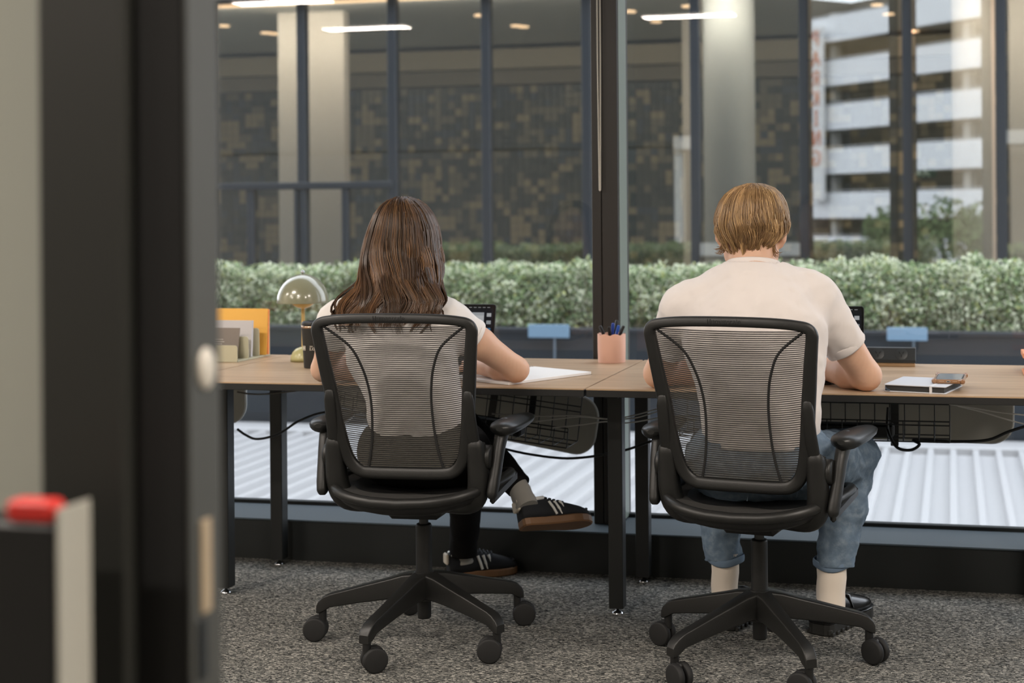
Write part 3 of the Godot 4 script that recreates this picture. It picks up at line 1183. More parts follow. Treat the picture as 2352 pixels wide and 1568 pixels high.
func desks() -> void:
	var spans := [[-3.66, -2.349], [-2.343, -1.037], [-1.031, 0.285]]
	var labels := ["wooden desk top with black edge beyond the seam under the file organiser", "wooden desk top with black edge that the woman leans on", "wooden desk top with black edge that the man leans on"]
	var edge := mat(rgb(24, 24, 23), 0.6)
	for i in 3:
		var a: float = spans[i][0]
		var b: float = spans[i][1]
		var t := thing("desk", labels[i], "desk", Vector3((a + b) / 2, 0, -0.4))
		var w := b - a
		obj("desk_top", G.new().box(Vector3(0, HD - 0.0025, 0), Vector3(w, 0.005, 0.8), Basis(), 0.001), M.wood, t)
		obj("black_edge", G.new().box(Vector3(0, HD - 0.0145, 0), Vector3(w - 0.001, 0.019, 0.799), Basis(), 0.001), edge, t)
		obj("beam", G.new().box(Vector3(0, HD - 0.045, -0.2), Vector3(w - 0.02, 0.04, 0.03), Basis(), 0.002), M.black_metal, t)
		# a pair of legs under the left end, a cross rail between them, levelling feet
		var lx := (-2.3155 if i == 1 else -1.0065 if i == 2 else -3.62) - t.position.x
		for z in [-0.27 + 0.4, -0.647 + 0.4]:
			var leg := obj("leg", G.new().box(Vector3(lx, 0.358, z), Vector3(0.045, 0.676, 0.045), Basis(), 0.002), M.black_metal, t)
			obj("foot", G.new().lathe([Vector2(0, 0.0), Vector2(0.017, 0.0), Vector2(0.0185, 0.003), Vector2(0.014, 0.008), Vector2(0.005, 0.012), Vector2(0.005, 0.022), Vector2(0, 0.022)], Vector3(lx, 0, z), 18), M.chrome, leg)
		obj("cross_rail", G.new().box(Vector3(lx, HD - 0.04, -0.06), Vector3(0.04, 0.03, 0.5), Basis(), 0.002), M.black_metal, t)
		obj("clamp", G.new().box(Vector3(lx + 0.05, HD - 0.034, 0.13), Vector3(0.035, 0.022, 0.03), Basis(), 0.003), M.plastic_dark, t)
		if i == 2:
			var rx := 0.25 - t.position.x
			for z in [-0.27 + 0.4, -0.647 + 0.4]:
				var leg := obj("leg", G.new().box(Vector3(rx, 0.358, z), Vector3(0.045, 0.676, 0.045), Basis(), 0.002), M.black_metal, t)
				obj("foot", G.new().lathe([Vector2(0, 0.0), Vector2(0.017, 0.0), Vector2(0.0185, 0.003), Vector2(0.014, 0.008), Vector2(0.005, 0.012), Vector2(0.005, 0.022), Vector2(0, 0.022)], Vector3(rx, 0, z), 18), M.chrome, leg)
	# grey modesty panels behind the desks; the woman's hangs askew
	var felt := fine(mat(rgb(164, 162, 154), 0.9), noise_tex(0.2, 256, [], false, 2), 10.0, 0.03)
	var rim := mat(rgb(196, 196, 192), 0.6)
	var z := -0.812
	var pr := at(1330, 995, z)
	for q in [[Vector3(pr.x - 0.43, pr.y + 0.1, z), -0.165, "grey rounded modesty panel hanging askew behind the woman's desk"], [Vector3(at(2328, 970, z).x - 0.5, at(2250, 1013, z).y + 0.1, z), -0.012, "grey rounded modesty panel hanging level behind the man's desk"], [Vector3(at(565, 930, z).x - 0.5, at(560, 960, z).y + 0.08, z), 0.0, "grey rounded modesty panel behind the desk with the file organiser"]]:
		var t := thing("modesty_panel", q[2], "panel", q[0] + Vector3(0, -0.1, 0))
		var tr := Transform3D(Basis(Vector3.BACK, q[1]), Vector3(0, 0.1, 0))
		obj("board", G.new().prism(round_rect(1.0, 0.2, 0.07, 8), tr, 0.012, 0.002), felt, t)
		var ring := []
		for v in round_rect(1.0, 0.2, 0.07, 8):
			ring.append(tr * Vector3(v.x, v.y, 0))
		obj("edging", G.new().tube(ring, 0.0035, 6, true), rim, t)
		for sx in [-0.3, 0.12]:
			obj("strap", G.new().box(tr * Vector3(sx, -0.0, 0.0085), Vector3(0.026, 0.24, 0.004), tr.basis, 0.001), M.plastic_dark, t)
	# wire cable trays
	wire_tray(Vector3(-1.63, 0, 0), -0.12, "black wire cable tray hanging askew under the woman's desk")
	wire_tray(Vector3(-0.43, 0, 0), 0.0, "black wire cable tray under the man's desk")
	# cables
	var black := mat(rgb(20, 22, 24), 0.45)
	var white := mat(rgb(206, 204, 198), 0.5)
	cable("power_cable", [[545, 985, -0.5], [565, 999, -0.5], [592, 1008, -0.5], [640, 996, -0.5], [690, 965, -0.5], [760, 945, -0.52], [900, 950, -0.54]], 0.0042, black, "thick black power cable sagging beside the left desk legs")
	cable("power_cable", [[1120, 1020, -0.55], [1200, 1040, -0.55], [1290, 1052, -0.52], [1360, 1048, -0.5], [1430, 1035, -0.5], [1476, 1020, -0.5], [1545, 995, -0.52]], 0.0042, black, "black power cable running from the askew tray past the middle desk legs")
	cable("power_cable", [[2040, 935, -0.5], [2038, 975, -0.49], [2044, 1002, -0.47], [2062, 1028, -0.46], [2092, 1033, -0.46], [2112, 1020, -0.46], [2098, 1010, -0.48], [2140, 1012, -0.5], [2200, 1014, -0.5], [2270, 1010, -0.5], [2320, 990, -0.5], [2400, 965, -0.5]], 0.0048, black, "black power cable looped under the man's cable tray")
	cable("data_cable", [[1130, 950, -0.45], [1230, 955, -0.45], [1330, 954, -0.45], [1400, 962, -0.45], [1450, 955, -0.45], [1520, 936, -0.47]], 0.0022, white, "white cable crossing above the middle desk legs, uppermost")
	cable("data_cable", [[1230, 968, -0.46], [1330, 957, -0.46], [1390, 962, -0.45], [1455, 960, -0.45], [1520, 942, -0.47]], 0.0022, white, "white cable crossing below the uppermost one by the middle legs")
	cable("data_cable", [[1270, 982, -0.46], [1330, 976, -0.46], [1390, 968, -0.46], [1440, 971, -0.46], [1520, 958, -0.48]], 0.0022, white, "lowest white cable by the middle desk legs")
	cable("data_cable", [[2180, 928, -0.5], [2240, 937, -0.5], [2300, 947, -0.5], [2420, 960, -0.5]], 0.0022, white, "white cable leaving the man's tray, upper")
	cable("data_cable", [[2200, 932, -0.52], [2260, 947, -0.52], [2330, 968, -0.52], [2420, 990, -0.52]], 0.0022, white, "white cable leaving the man's tray, drooping")
	cable("data_cable", [[545, 900, -0.6], [580, 905, -0.6], [620, 904, -0.6], [700, 895, -0.6]], 0.003, mat(rgb(96, 92, 84), 0.5), "grey cable under the desk edge beside the left legs")

func cable(called: String, pts: Array, r: float, m: Material, label: String) -> void:
	var q := []
	for p in pts:
		q.append(at(p[0], p[1], p[2]))
	var o: Vector3 = q[q.size() / 2]
	for i in q.size():
		q[i] -= o
	var mi := obj(called, G.new().tube(curve(q, 6), r, 7), m)
	mi.position = o
	tag(mi, label, "cable", "cables under the desks")

func wire_tray(c: Vector3, tilt: float, label: String) -> void:
	var t := thing("wire_tray", label, "tray", Vector3(c.x, 0.6, -0.55))
	var bs := Basis(Vector3.BACK, tilt)
	var m: Material = M.black_metal
	var L := 0.84
	var sec := [Vector3(0, 0.085, -0.07), Vector3(0, -0.085, -0.07), Vector3(0, -0.085, 0.07), Vector3(0, -0.022, 0.07)]
	var rd := 0.0019
	for k in 19:
		var x := -L / 2 + L * k / 18.0
		var q := []
		for s in sec:
			q.append(bs * (s + Vector3(x, 0, 0)))
		obj("wire", G.new().tube(q, rd, 5), m, t)
	for s in [Vector3(0, 0.03, -0.07), Vector3(0, 0.012, -0.07), Vector3(0, -0.085, -0.07), Vector3(0, -0.085, 0.0), Vector3(0, -0.085, 0.07), Vector3(0, -0.022, 0.07), Vector3(0, -0.034, 0.07)]:
		obj("long_wire", G.new().tube([bs * (s + Vector3(-L / 2, 0, 0)), bs * (s + Vector3(L / 2, 0, 0))], rd * 1.15, 5), m, t)
	for x in [-0.2, 0.25]:
		obj("hanger", G.new().box(bs * Vector3(x, 0.045, -0.08), Vector3(0.022, 0.13, 0.006), bs, 0.001), m, t)
	var pb := obj("power_board", G.new().box(bs * Vector3(0.1, -0.062, 0.0), Vector3(0.3, 0.04, 0.06), bs, 0.006), M.plastic_dark, t)
	for k in 4:
		obj("socket", G.new().lathe([Vector2(0, 0), Vector2(0.015, 0), Vector2(0.015, 0.003), Vector2(0, 0.003)], bs * Vector3(0.01 + k * 0.06, -0.06, 0.029), 12, Basis(Vector3.RIGHT, PI / 2)), M.rubber, pb)

# ---------------------------------------------------------------- things on the desks
func text(called: String, s: String, size: float, m: Material, parent: Node, tr: Transform3D, serif := false, depth := 0.0006, bold := false) -> MeshInstance3D:
	var tm := TextMesh.new()
	tm.text = s
	var f := SystemFont.new()
	f.font_names = PackedStringArray(["Droid Serif" if serif else "Droid Sans"])
	if bold:
		f.font_weight = 700
	tm.font = f
	tm.font_size = 48
	tm.pixel_size = size / 48.0
	tm.depth = depth
	var l := obj(called, tm, m, parent)
	l.transform = tr
	return l

func desk_things() -> void:
	# ---- file organiser
	var cream := mat(rgb(190, 186, 160), 0.5)
	var p0 := aty(545, 832, HD)
	var p1 := aty(600, 815.5, HD)
	var t := thing("file_organiser", "cream metal file organiser with stepped dividers at the desk's end", "organiser", Vector3(p0.x - 0.11, HD, (p0.z + p1.z) / 2))
	var dz := p0.z - p1.z
	var hw := 0.11
	obj("base", G.new().box(Vector3(0, 0.003, 0), Vector3(2 * hw, 0.006, dz), Basis(), 0.001), cream, t)
	var hs := [0.058, 0.082, 0.105, 0.13]
	for k in 4:
		var z := dz / 2 - 0.002 - k * (dz - 0.006) / 3.0
		obj("divider", G.new().prism(round_rect(2 * hw, hs[k], [0.01, 0.01, 0.001, 0.001]), Transform3D(Basis(), Vector3(0, hs[k] / 2, z)), 0.003, 0.0005), cream, t)
	var sheet := func(called: String, label: String, cat: String, col: Color, zc: float, h: float, lean: float, right: float, thick: float) -> Node3D:
		var b := thing(called, label, cat, t.position + Vector3(right - 0.13, 0.006, zc))
		obj("cover", G.new().box(Vector3(0, h / 2, -h * lean / 2), Vector3(0.26, h, thick), Basis(Vector3.RIGHT, -lean), 0.0006), mat(col, 0.55), b)
		return b
	var gap := (dz - 0.006) / 3.0
	var f1: Node3D = sheet.call("folder", "yellow folder standing at the back of the file organiser", "folder", rgb(244, 186, 84), dz / 2 - 2.5 * gap, 0.165, 0.10, 0.118, 0.004)
	var pg := G.new().box(Vector3(0.004, 0.0815, -0.0165), Vector3(0.256, 0.161, 0.01), Basis(Vector3.RIGHT, -0.04), 0.001)
	obj("page_block", pg, mat(rgb(244, 150, 84), 0.6), f1)
	sheet.call("brochure", "white brochure standing in front of the yellow folder", "brochure", rgb(206, 202, 204), dz / 2 - 1.6 * gap, 0.128, 0.08, 0.098, 0.012)
	var cd: Node3D = sheet.call("card", "grey brown printed card leaning behind the front divider", "card", rgb(124, 114, 106), dz / 2 - 0.6 * gap, 0.108, 0.2, 0.085, 0.003)
	var wm := mat(rgb(206, 200, 192), 0.6)
	for k in 3:
		obj("printed_line", G.new().box(Basis(Vector3.RIGHT, -0.2) * Vector3(0.045, 0.068 - k * 0.008, 0.0022), Vector3([0.05, 0.06, 0.045][k], 0.0018, 0.0004), Basis(Vector3.RIGHT, -0.2)), wm, cd)
	obj("printed_photo", G.new().box(Basis(Vector3.RIGHT, -0.2) * Vector3(-0.035, 0.07, 0.0022), Vector3(0.05, 0.07, 0.0004), Basis(Vector3.RIGHT, -0.2)), mat(rgb(60, 56, 54), 0.6), cd)

	# ---- mushroom lamp
	var lb := aty(697, 829, HD)
	var lp := thing("table_lamp", "olive green mushroom table lamp with a round dome shade", "lamp", Vector3(lb.x, HD, lb.z))
	var s := 1.0 / 700.0
	var olive := mat(rgb(136, 136, 112), 0.22, 0.0, 0.6)
	olive.clearcoat_enabled = true
	olive.clearcoat = 0.6
	olive.clearcoat_roughness = 0.08
	var ochre := mat(rgb(206, 176, 112), 0.35)
	var top := at(700, 629, lb.z).y - HD
	var rim := at(700, 694, lb.z).y - HD
	var prof := [Vector2(0.0, 0.05), Vector2(0.012, 0.049), Vector2(0.026, 0.043), Vector2(0.037, 0.031), Vector2(0.043, 0.014), Vector2(0.0445, 0.0), Vector2(0.0, 0.0)]
	obj("base", G.new().lathe(prof, Vector3.ZERO, 32), mat(rgb(186, 180, 128), 0.25), lp)
	obj("stem", G.new().tube([Vector3(0, 0.045, 0), Vector3(0, rim + 0.01, 0)], 0.0062, 14), ochre, lp)
	var R := 0.089
	var H := top - rim
	var dome := []
	for i in 13:
		var a := PI / 2 * i / 12.0
		dome.append(Vector2(R * sin(a), rim + H * cos(a)))
	dome.append(Vector2(R - 0.001, rim - 0.001))
	for i in 13:
		var a := PI / 2 * (1.0 - i / 12.0)
		dome.append(Vector2((R - 0.003) * sin(a), rim + (H - 0.003) * cos(a)))
	obj("lamp_shade", G.new().lathe(dome, Vector3.ZERO, 40), olive, lp)
	var bowl := []
	for i in 9:
		var a := PI / 2 * i / 8.0
		bowl.append(Vector2(maxf(0.006, 0.043 * sin(a)), rim + 0.012 - 0.034 * cos(a)))
	bowl.append(Vector2(0.0, rim + 0.012))
	obj("inner_bowl", G.new().lathe(bowl, Vector3.ZERO, 28), ochre, lp)
	obj("finial", G.new().ball(Vector3(0, top + 0.0065, 0), Vector3.ONE * 0.0072).tube([Vector3(0, top - 0.002, 0), Vector3(0, top + 0.003, 0)], 0.003, 8), M.chrome, lp)

	# ---- tumbler
	var tb := aty(722, 844, HD)
	var tu := thing("tumbler", "black insulated tumbler with a steel rim and white logo", "tumbler", Vector3(tb.x, HD, tb.z))
	var hh := at(715, 752, tb.z).y - HD
	var cup := mat(rgb(30, 29, 26), 0.55)
	obj("body", G.new().lathe([Vector2(0, 0), Vector2(0.0315, 0), Vector2(0.0335, 0.002), Vector2(0.0405, hh - 0.004), Vector2(0.0405, hh)], Vector3.ZERO, 36), cup, tu)
	obj("rim", G.new().lathe([Vector2(0.0412, hh), Vector2(0.0418, hh + 0.003), Vector2(0.0412, hh + 0.007), Vector2(0.039, hh + 0.008)], Vector3.ZERO, 36), mat(rgb(176, 150, 128), 0.25, 1.0), tu)
	obj("lid", G.new().lathe([Vector2(0.039, hh + 0.007), Vector2(0.040, hh + 0.012), Vector2(0.039, hh + 0.019), Vector2(0.0345, hh + 0.022), Vector2(0.033, hh + 0.016), Vector2(0, hh + 0.016)], Vector3.ZERO, 36), M.plastic_dark, tu)
	obj("lid_tab", G.new().box(Vector3(0.004, hh + 0.021, 0.01), Vector3(0.03, 0.006, 0.018), Basis(), 0.002), M.plastic_dark, tu)
	# logo: a square of four rounded petals, THE over LO
	var wh := mat(rgb(214, 208, 196), 0.6)
	var ly := at(700, 797, tb.z).y - HD
	var rr := 0.0372
	var place := func(px: float, y: float) -> Transform3D:
		var ang := asin(clampf((at(px, 797, tb.z + 0.03).x - tb.x) / rr, -0.95, 0.95))
		var n := Vector3(sin(ang), 0, cos(ang))
		return Transform3D(look(n), n * (rr + 0.0012) + Vector3(0, y, 0))
	var lg := G.new()
	var ltr: Transform3D = place.call(700, ly)
	for e in [[0, 0.0062], [0, -0.0062]]:
		lg.box(ltr * Vector3(0, e[1], 0), Vector3(0.0145, 0.0018, 0.001), ltr.basis)
		lg.box(ltr * Vector3(e[1], 0, 0), Vector3(0.0018, 0.0145, 0.001), ltr.basis)
	lg.box(ltr * Vector3.ZERO, Vector3(0.0132, 0.0016, 0.001), ltr.basis)
	lg.box(ltr * Vector3.ZERO, Vector3(0.0016, 0.0132, 0.001), ltr.basis)
	for sx in [-1, 1]:
		for sy in [-1, 1]:
			lg.ball(ltr * Vector3(sx * 0.0018, sy * 0.0018, 0), Vector3(0.0018, 0.0018, 0.0006), ltr.basis, 8, 4)
	obj("logo", lg, wh, tu)
	text("lettering", "THE", 0.0052, wh, tu, place.call(717, ly + 0.0058), true, 0.0008, true)
	text("lettering", "LO", 0.0128, wh, tu, place.call(719, ly - 0.0022), true, 0.0008, true)

	# ---- spiral notebook
	var A := aty(1358, 860, HD)
	var B := aty(1168, 885, HD)
	var D := aty(1272, 842, HD)
	var cn := (B + D) / 2
	var ex := (A - B)
	var W := ex.length()
	ex = ex.normalized()
	var ez := Vector3(-ex.z, 0, ex.x)
	var nb := thing("notebook", "open white spiral notebook under the woman's forearm", "notebook", Vector3(cn.x, HD, cn.z))
	var depth := absf((D - A).dot(ez))
	var off := B + ex * W / 2 - ez * depth / 2 - cn
	off.y = 0
	nb.basis = Basis(ex, Vector3.UP, ez)
	var loc := nb.basis.inverse() * off
	obj("page_block", G.new().box(loc + Vector3(0, 0.005, 0), Vector3(W, 0.008, depth), Basis(), 0.0006), mat(rgb(232, 230, 228), 0.7), nb)
	obj("back_cover", G.new().box(loc + Vector3(0, 0.0006, 0), Vector3(W + 0.004, 0.0012, depth + 0.004)), mat(rgb(150, 130, 110), 0.7), nb)
	for k in 26:
		var x := -W / 2 + 0.012 + k * (W - 0.024) / 25.0
		var ring := []
		for j in 12:
			var an := TAU * j / 12.0
			ring.append(loc + Vector3(x, 0.006 + 0.0058 * sin(an), -depth / 2 + 0.001 + 0.0058 * cos(an)))
		obj("spiral_ring", G.new().tube(ring, 0.0008, 5, true), M.chrome, nb)

	# ---- pencil cup
	var pc := aty(1402, 833, HD)
	var cupn := thing("pen_cup", "pink scalloped pen cup standing at the desk's back edge", "pen cup", Vector3(pc.x, HD, pc.z - 0.02))
	var pink := mat(rgb(218, 172, 152), 0.6)
	var rh := at(1402, 765, pc.z - 0.02).y - HD
	var rings := []
	var N := 48
	for lvl in [[0.0445, 0.0, 0], [0.0462, 0.002, 0], [0.0475, rh * 0.5, 0], [0.0475, rh, 1], [0.0452, rh, 1], [0.0445, 0.006, 0]]:
		var ring := PackedVector3Array()
		for j in N:
			var an := TAU * j / N
			var y: float = lvl[1]
			if lvl[2] == 1:
				y += 0.0065 * absf(sin(an * 4.0 + 0.4)) - 0.006
			ring.append(Vector3(cos(an) * lvl[0], y, sin(an) * lvl[0]))
		rings.append(ring)
	obj("cup", G.new().loft(rings), pink, cupn)
	var pens := [[1378, 748, rgb(24, 24, 24), -0.16], [1399, 750, rgb(24, 24, 24), 0.05], [1408, 742, rgb(28, 62, 150), -0.12], [1417, 735, rgb(26, 28, 30), 0.08], [1421, 747, rgb(36, 84, 176), 0.2], [1433, 748, rgb(30, 30, 30), 0.24]]
	var plabels := ["black pen leaning left in the pink cup", "short black pen in the middle of the pink cup", "blue pen with a pocket clip in the pink cup", "tallest black pen in the pink cup", "lighter blue pen cap in the pink cup", "black pen leaning right in the pink cup"]
	for k in pens.size():
		var q = pens[k]
		var tip := at(q[0], q[1], cupn.position.z + [0.02, 0.03, 0.015, -0.01, 0.0, 0.01][k])
		var foot := cupn.position + Vector3((tip.x - cupn.position.x) * -0.2, 0.012, 0.0)
		var pn := thing("pen", plabels[k], "pen", foot, 0.0, "pens in the pink cup")
		var v := tip - foot
		var pm := mat(q[2], 0.35)
		obj("barrel", G.new().tube([Vector3.ZERO, v * 0.72], [0.0035, 0.0048], 10), pm, pn)
		obj("cap", G.new().tube([v * 0.72, v * 0.97, v], [0.0055, 0.0055, 0.004], 10), pm, pn)
		obj("clip", G.new().tube([v * 0.76 + Vector3(0, 0, 0.007), v * 0.99 + Vector3(0, 0, 0.0065)], 0.0013, 6), pm, pn)

	# ---- laptop
	laptop("laptop", Vector3(-0.415, HD, -0.40), 0.30, 0.205, "dark laptop open in front of the man")
	laptop("laptop", Vector3(-1.62, HD, -0.46), 0.30, 0.2, "dark laptop open in front of the woman")

	# ---- small black phone by the laptop
	var ph := aty(1898, 876, HD)
	var bp := thing("phone", "small black phone lying beside the man's forearm", "phone", ph + Vector3(-0.02, 0, 0.03), 0.3)
	obj("body", G.new().prism(round_rect(0.06, 0.12, 0.008), Transform3D(Basis(Vector3.RIGHT, -PI / 2), Vector3(0, 0.0045, 0)), 0.009, 0.002), M.plastic_dark, bp)
	obj("screen", G.new().box(Vector3(0, 0.0093, 0), Vector3(0.054, 0.0006, 0.112)), mat(rgb(12, 14, 16), 0.1), bp)

	# ---- power rail
	var r0 := aty(2010, 842, HD)
	var r1 := aty(2103, 842.5, HD)
	var L := 0.42
	var pr := thing("power_rail", "black desktop power rail with sloped sockets and a wooden foot", "power rail", Vector3(r1.x - L / 2, HD, r1.z - 0.03))
	var k1 := at(2100, 801, r1.z).y - HD
	var sec := PackedVector2Array([Vector2(-0.03, 0.012), Vector2(0.03, 0.012), Vector2(0.03, 0.022), Vector2(0.008, k1), Vector2(-0.03, k1)])
	obj("housing", G.new().prism(sec, Transform3D(Basis(Vector3(0, 0, 1), Vector3.UP, Vector3(-1, 0, 0)), Vector3.ZERO), L, 0.0015), mat(rgb(32, 36, 38), 0.45), pr)
	obj("wooden_foot", G.new().box(Vector3(0, 0.0062, 0.012), Vector3(L - 0.004, 0.0122, 0.03), Basis(), 0.001), mat(rgb(168, 136, 100), 0.5), pr)
	var fn := Vector3(0, 0.022, k1 - 0.022).normalized()
	for k in 5:
		var sc := Vector3(L / 2 - 0.045 - k * 0.075, (0.022 + k1) / 2, 0.019 + 0.0012)
		var sk := obj("socket", G.new().lathe([Vector2(0, -0.002), Vector2(0.02, -0.002), Vector2(0.02, 0.0008), Vector2(0, 0.0008)], sc, 20, Basis(Vector3.RIGHT, PI / 2 - 0.5)), mat(rgb(38, 42, 44), 0.45), pr)
		var bs := Basis(Vector3.RIGHT, -0.5)
		var sl := G.new()
		for e in [[-0.006, 0.004, 0.5], [0.006, 0.004, -0.5], [0.0, -0.007, 0.0]]:
			sl.box(sc + bs * Vector3(e[0], e[1], 0.0016), Vector3(0.002, 0.008, 0.0012), bs * Basis(Vector3.BACK, e[2]))
		obj("slots", sl, mat(rgb(6, 6, 6), 0.8), sk)

	# ---- white planner with black page edges and an elastic band
	var a0 := aty(2030, 899, HD)
	var a1 := aty(2172, 906, HD)
	var a2 := aty(2085, 864, HD)
	var pw := (a1 - a0).length()
	var px := (a1 - a0).normalized()
	var pz := Vector3(-px.z, 0, px.x)
	var pd := 0.2
	var pl := thing("planner", "white hardcover planner with black page edges and elastic band", "planner", a0 + px * pw / 2 - pz * pd / 2)
	pl.position.y = HD
	pl.basis = Basis(px, Vector3.UP, pz)
	var cov := mat(rgb(206, 210, 218), 0.55)
	obj("back_cover", G.new().prism(round_rect(pw, pd, 0.006), Transform3D(Basis(Vector3.RIGHT, -PI / 2), Vector3(0, 0.0016, 0)), 0.003, 0.0008), cov, pl)
	obj("page_block", G.new().box(Vector3(-0.001, 0.0105, 0), Vector3(pw - 0.008, 0.015, pd - 0.008)), mat(rgb(52, 52, 52), 0.8), pl)
	obj("front_cover", G.new().prism(round_rect(pw, pd, 0.006), Transform3D(Basis(Vector3.RIGHT, -PI / 2), Vector3(0, 0.0196, 0)), 0.003, 0.0008), cov, pl)
	obj("elastic_band", G.new().box(Vector3(pw * 0.26, 0.0106, 0), Vector3(0.007, 0.0222, pd + 0.002), Basis(), 0.0006), mat(rgb(220, 222, 226), 0.7), pl)
	obj("ribbon", G.new().tube([Vector3(-pw / 2 + 0.004, 0.012, pd / 2 - 0.004), Vector3(-pw / 2 + 0.008, 0.008, pd / 2 + 0.003), Vector3(-pw / 2 + 0.018, 0.005, pd / 2 + 0.004)], 0.002, 6), mat(rgb(66, 84, 104), 0.7), pl)
	text("lettering", "PLAN", 0.009, mat(rgb(150, 150, 154), 0.6), pl, Transform3D(Basis(Vector3.RIGHT, -PI / 2), Vector3(0.02, 0.0214, -0.05)))
	# ---- phone in an amber clear case
	var h0 := at(2172, 872, 0)
	var zp := 0.0
	var pp := aty(2172, 881, HD + 0.0215)
	var ap := thing("phone", "phone in a clear amber bumper case lying on the white planner", "phone", pp + Vector3(0.012, 0, -0.078), -0.06)
	var amber := mat(Color(0.8, 0.5, 0.24, 0.72), 0.2)
	amber.transparency = BaseMaterial3D.TRANSPARENCY_ALPHA
	amber = mat(rgb(150, 108, 72), 0.18)
	amber.clearcoat_enabled = true
	obj("body", G.new().prism(round_rect(0.076, 0.152, 0.012), Transform3D(Basis(Vector3.RIGHT, -PI / 2), Vector3(0, 0.0065, 0)), 0.009, 0.002), mat(rgb(40, 42, 44), 0.3), ap)
	obj("screen", G.new().prism(round_rect(0.068, 0.144, 0.009), Transform3D(Basis(Vector3.RIGHT, -PI / 2), Vector3(0, 0.0113, 0)), 0.0008, 0.0), mat(rgb(16, 20, 20), 0.06), ap)
	var outline := []
	for v in round_rect(0.079, 0.155, 0.014, 5):
		outline.append(Vector3(v.x, 0.0062, -v.y))
	obj("case_bumper", G.new().tube(outline, 0.0058, 8, true, Vector2(0.45, 1.0), Vector3.UP, true, 0.6), amber, ap)
	for sx in [-1, 1]:
		for sz in [-1, 1]:
			obj("corner", G.new().box(Vector3(sx * 0.0385, 0.0068, sz * 0.0765), Vector3(0.014, 0.0136, 0.014), Basis(Vector3.UP, 0.78), 0.004), amber, ap)
	obj("charging_port", G.new().prism(round_rect(0.011, 0.0046, 0.0022), Transform3D(Basis(), Vector3(0, 0.0065, 0.0803)), 0.0012), mat(rgb(190, 186, 178), 0.3, 0.7), ap)
	obj("port_slot", G.new().prism(round_rect(0.0075, 0.0022, 0.001), Transform3D(Basis(), Vector3(0, 0.0065, 0.0809)), 0.0008), mat(rgb(8, 8, 8), 0.8), ap)
	for sx in [-1, 1]:
		for k in 4:
			obj("speaker_hole", G.new().ball(Vector3(sx * (0.013 + k * 0.0032), 0.0065, 0.0801), Vector3(0.0008, 0.0012, 0.0006), Basis(), 6, 4), mat(rgb(214, 196, 170), 0.5), ap)
	# ---- terracotta shelf at the far end of the man's desk
	var q0 := at(2347, 812, -0.62)
	var ts := thing("desk_shelf", "small terracotta shelf standing at the right end of the desk", "shelf", Vector3(q0.x + 0.08, HD, -0.62))
	var tc := mat(rgb(222, 150, 108), 0.6)
	var th := q0.y - HD
	obj("board", G.new().box(Vector3(0, 0.004, 0.05), Vector3(0.16, 0.008, 0.14), Basis(), 0.002), tc, ts)
	obj("board", G.new().box(Vector3(0, th, 0), Vector3(0.16, 0.016, 0.14), Basis(), 0.002), tc, ts)
	obj("back", G.new().box(Vector3(0.03, th / 2, -0.06), Vector3(0.1, th, 0.008), Basis(), 0.002), tc, ts)

